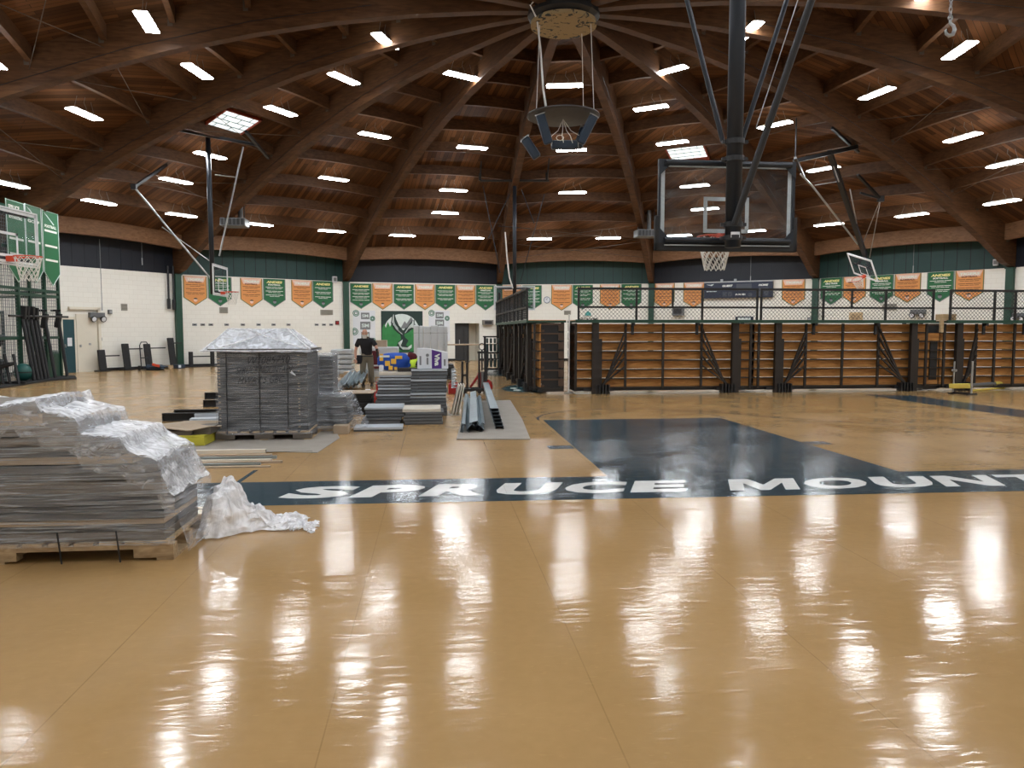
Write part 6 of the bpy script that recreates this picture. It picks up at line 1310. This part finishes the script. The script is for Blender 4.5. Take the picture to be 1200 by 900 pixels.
hand((-.285, -.12, .83), (.05, -.15, -1), -1, 'hand', .45); hand((.398, -.36, 1.08), (.10, -1, -.25), 1, 'hand', .9)
# shirt, trousers, shoes
skin('polo_shirt', [(.02, .055, .82), (.018, .04, 1.05), (.015, .0, 1.2), (.01, -.055, 1.34), (.0, -.09, 1.42), (0, -.115, 1.462), (-.20, -.05, 1.375), (-.255, -.03, 1.25), (-.278, -.022, 1.17), (.21, -.06, 1.365), (.285, -.095, 1.26), (.318, -.12, 1.195)],
     [(0, 1), (1, 2), (2, 3), (3, 4), (4, 5), (3, 6), (6, 7), (7, 8), (3, 9), (9, 10), (10, 11)], [(.172, .142), (.176, .145), (.188, .148), (.188, .138), (.105, .092), (.072, .07), .082, .078, .080, .082, .078, .080], 'navy_cloth', t)
skin('trousers', [(.02, .06, 1.06), (.02, .065, .86), (-.085, .04, .80), (-.10, -.015, .50), (-.10, .02, .28), (-.10, .05, .07), (.11, .05, .80), (.14, .005, .50), (.145, .04, .28), (.15, .08, .07)],
     [(0, 1), (1, 2), (2, 3), (3, 4), (4, 5), (1, 6), (6, 7), (7, 8), (8, 9)], [(.165, .132), (.172, .145), .125, .088, .080, .076, .118, .088, .080, .076], 'khaki', t)
for x, y in ((-.10, .05), (.15, .08)):
    b = MB(); b.grid(lambda a, s, x=x, y=y: Vector((x+.05*cos(2*pi*a)*(.35+.65*sin(pi*min(1, s*.5+.5)))*(1-.25*s), y-.03+.145*sin(2*pi*a)*(1-.45*s)+.04*s, .0+.115*s)), 20, 6); b.v += []; sh = b.build('shoe', 'ink_black', t, smooth=True)
# head details
hd = MB(); hc = Vector((0, -.165, 1.585))
hd.lathe([(.001, -.135), (.040, -.125), (.062, -.085), (.074, -.03), (.078, .03), (.070, .08), (.045, .112), (.001, .124)], tuple(hc), 24, .95, 1.16); head = hd.build('head', 'skin', body, smooth=True)
b = MB(); b.add([hc+Vector(q) for q in ((-.013, -.092, -.03), (.013, -.092, -.03), (0, -.122, -.032), (0, -.094, .022))], [(0, 1, 2), (0, 2, 3), (2, 1, 3)]); b.build('nose', 'skin', head)
for s in (-1, 1):
    b = MB(); b.lathe([(.001, -.010), (.011, 0), (.001, .010)], tuple(hc+Vector((s*.030, -.083, .015))), 10); b.build('eye', 'ink_black', head)
    b = MB(); b.lathe([(.006, -.032), (.016, -.01), (.020, .015), (.008, .032)], tuple(hc+Vector((s*.079, .005, -.005))), 10, .5, 1); b.build('ear', 'skin', head, smooth=True)
    b = MB(); b.bar(hc+Vector((s*.014, -.092, .037)), hc+Vector((s*.046, -.082, .036)), .010, .008); b.build('eyebrow', 'hair', head)
b = MB(); b.bar(hc+Vector((-.022, -.092, -.064)), hc+Vector((.022, -.092, -.064)), .010, .008); b.build('mouth', 'maroon', head)
b = MB(); b.grid(lambda a, s: hc+Vector((.082*sin(pi*(a-.5)*1.05)*(1-.35*s), -.100*cos(pi*(a-.5)*1.05)*(1-.1*s), -.045-.105*s)), 20, 8); b.grid(lambda a, s: hc+Vector((.05*(a-.5)*1.3, -.101+.3*(a-.5)**2*.1, -.045-.014*s)), 8, 2); b.build('beard', 'hair', head, smooth=True)
b = MB(); b.grid(lambda a, s: hc+Vector((.081*cos(pi*a*1.0), .012+.088*sin(pi*a), .03-.09*s)), 20, 6); b.build('hair_fringe', 'hair', head, smooth=True)
b = MB(); b.box((-.19, .0, .80), (.20, .16, .26), rx=.05); b.box((-.19, -.09, .78), (.14, .04, .16)); b.build('tool_pouch', 'navy_cloth', t, bevel=.02)
b = MB(); b.tube([(.02+.178*cos(a*pi/10), .058+.150*sin(a*pi/10), .90) for a in range(20)], .016, 6, closed=True); b.build('belt', 'ink_black', t)
tl = thing('cordless_tool', 'black hand tool held out in the man\'s hand', 'tool', p + Vector((.415, -.45, .86))); b = MB(); b.box((0, .02, .14), (.05, .06, .20), rx=.15); b.build('grip', 'black', tl, bevel=.01); b = MB(); b.box((0, -.02, .245), (.06, .17, .07)); b.build('body', 'black_rubber', tl, bevel=.012); b = MB(); b.box((0, .03, .02), (.07, .10, .06)); b.build('battery', 'black', tl, bevel=.008)
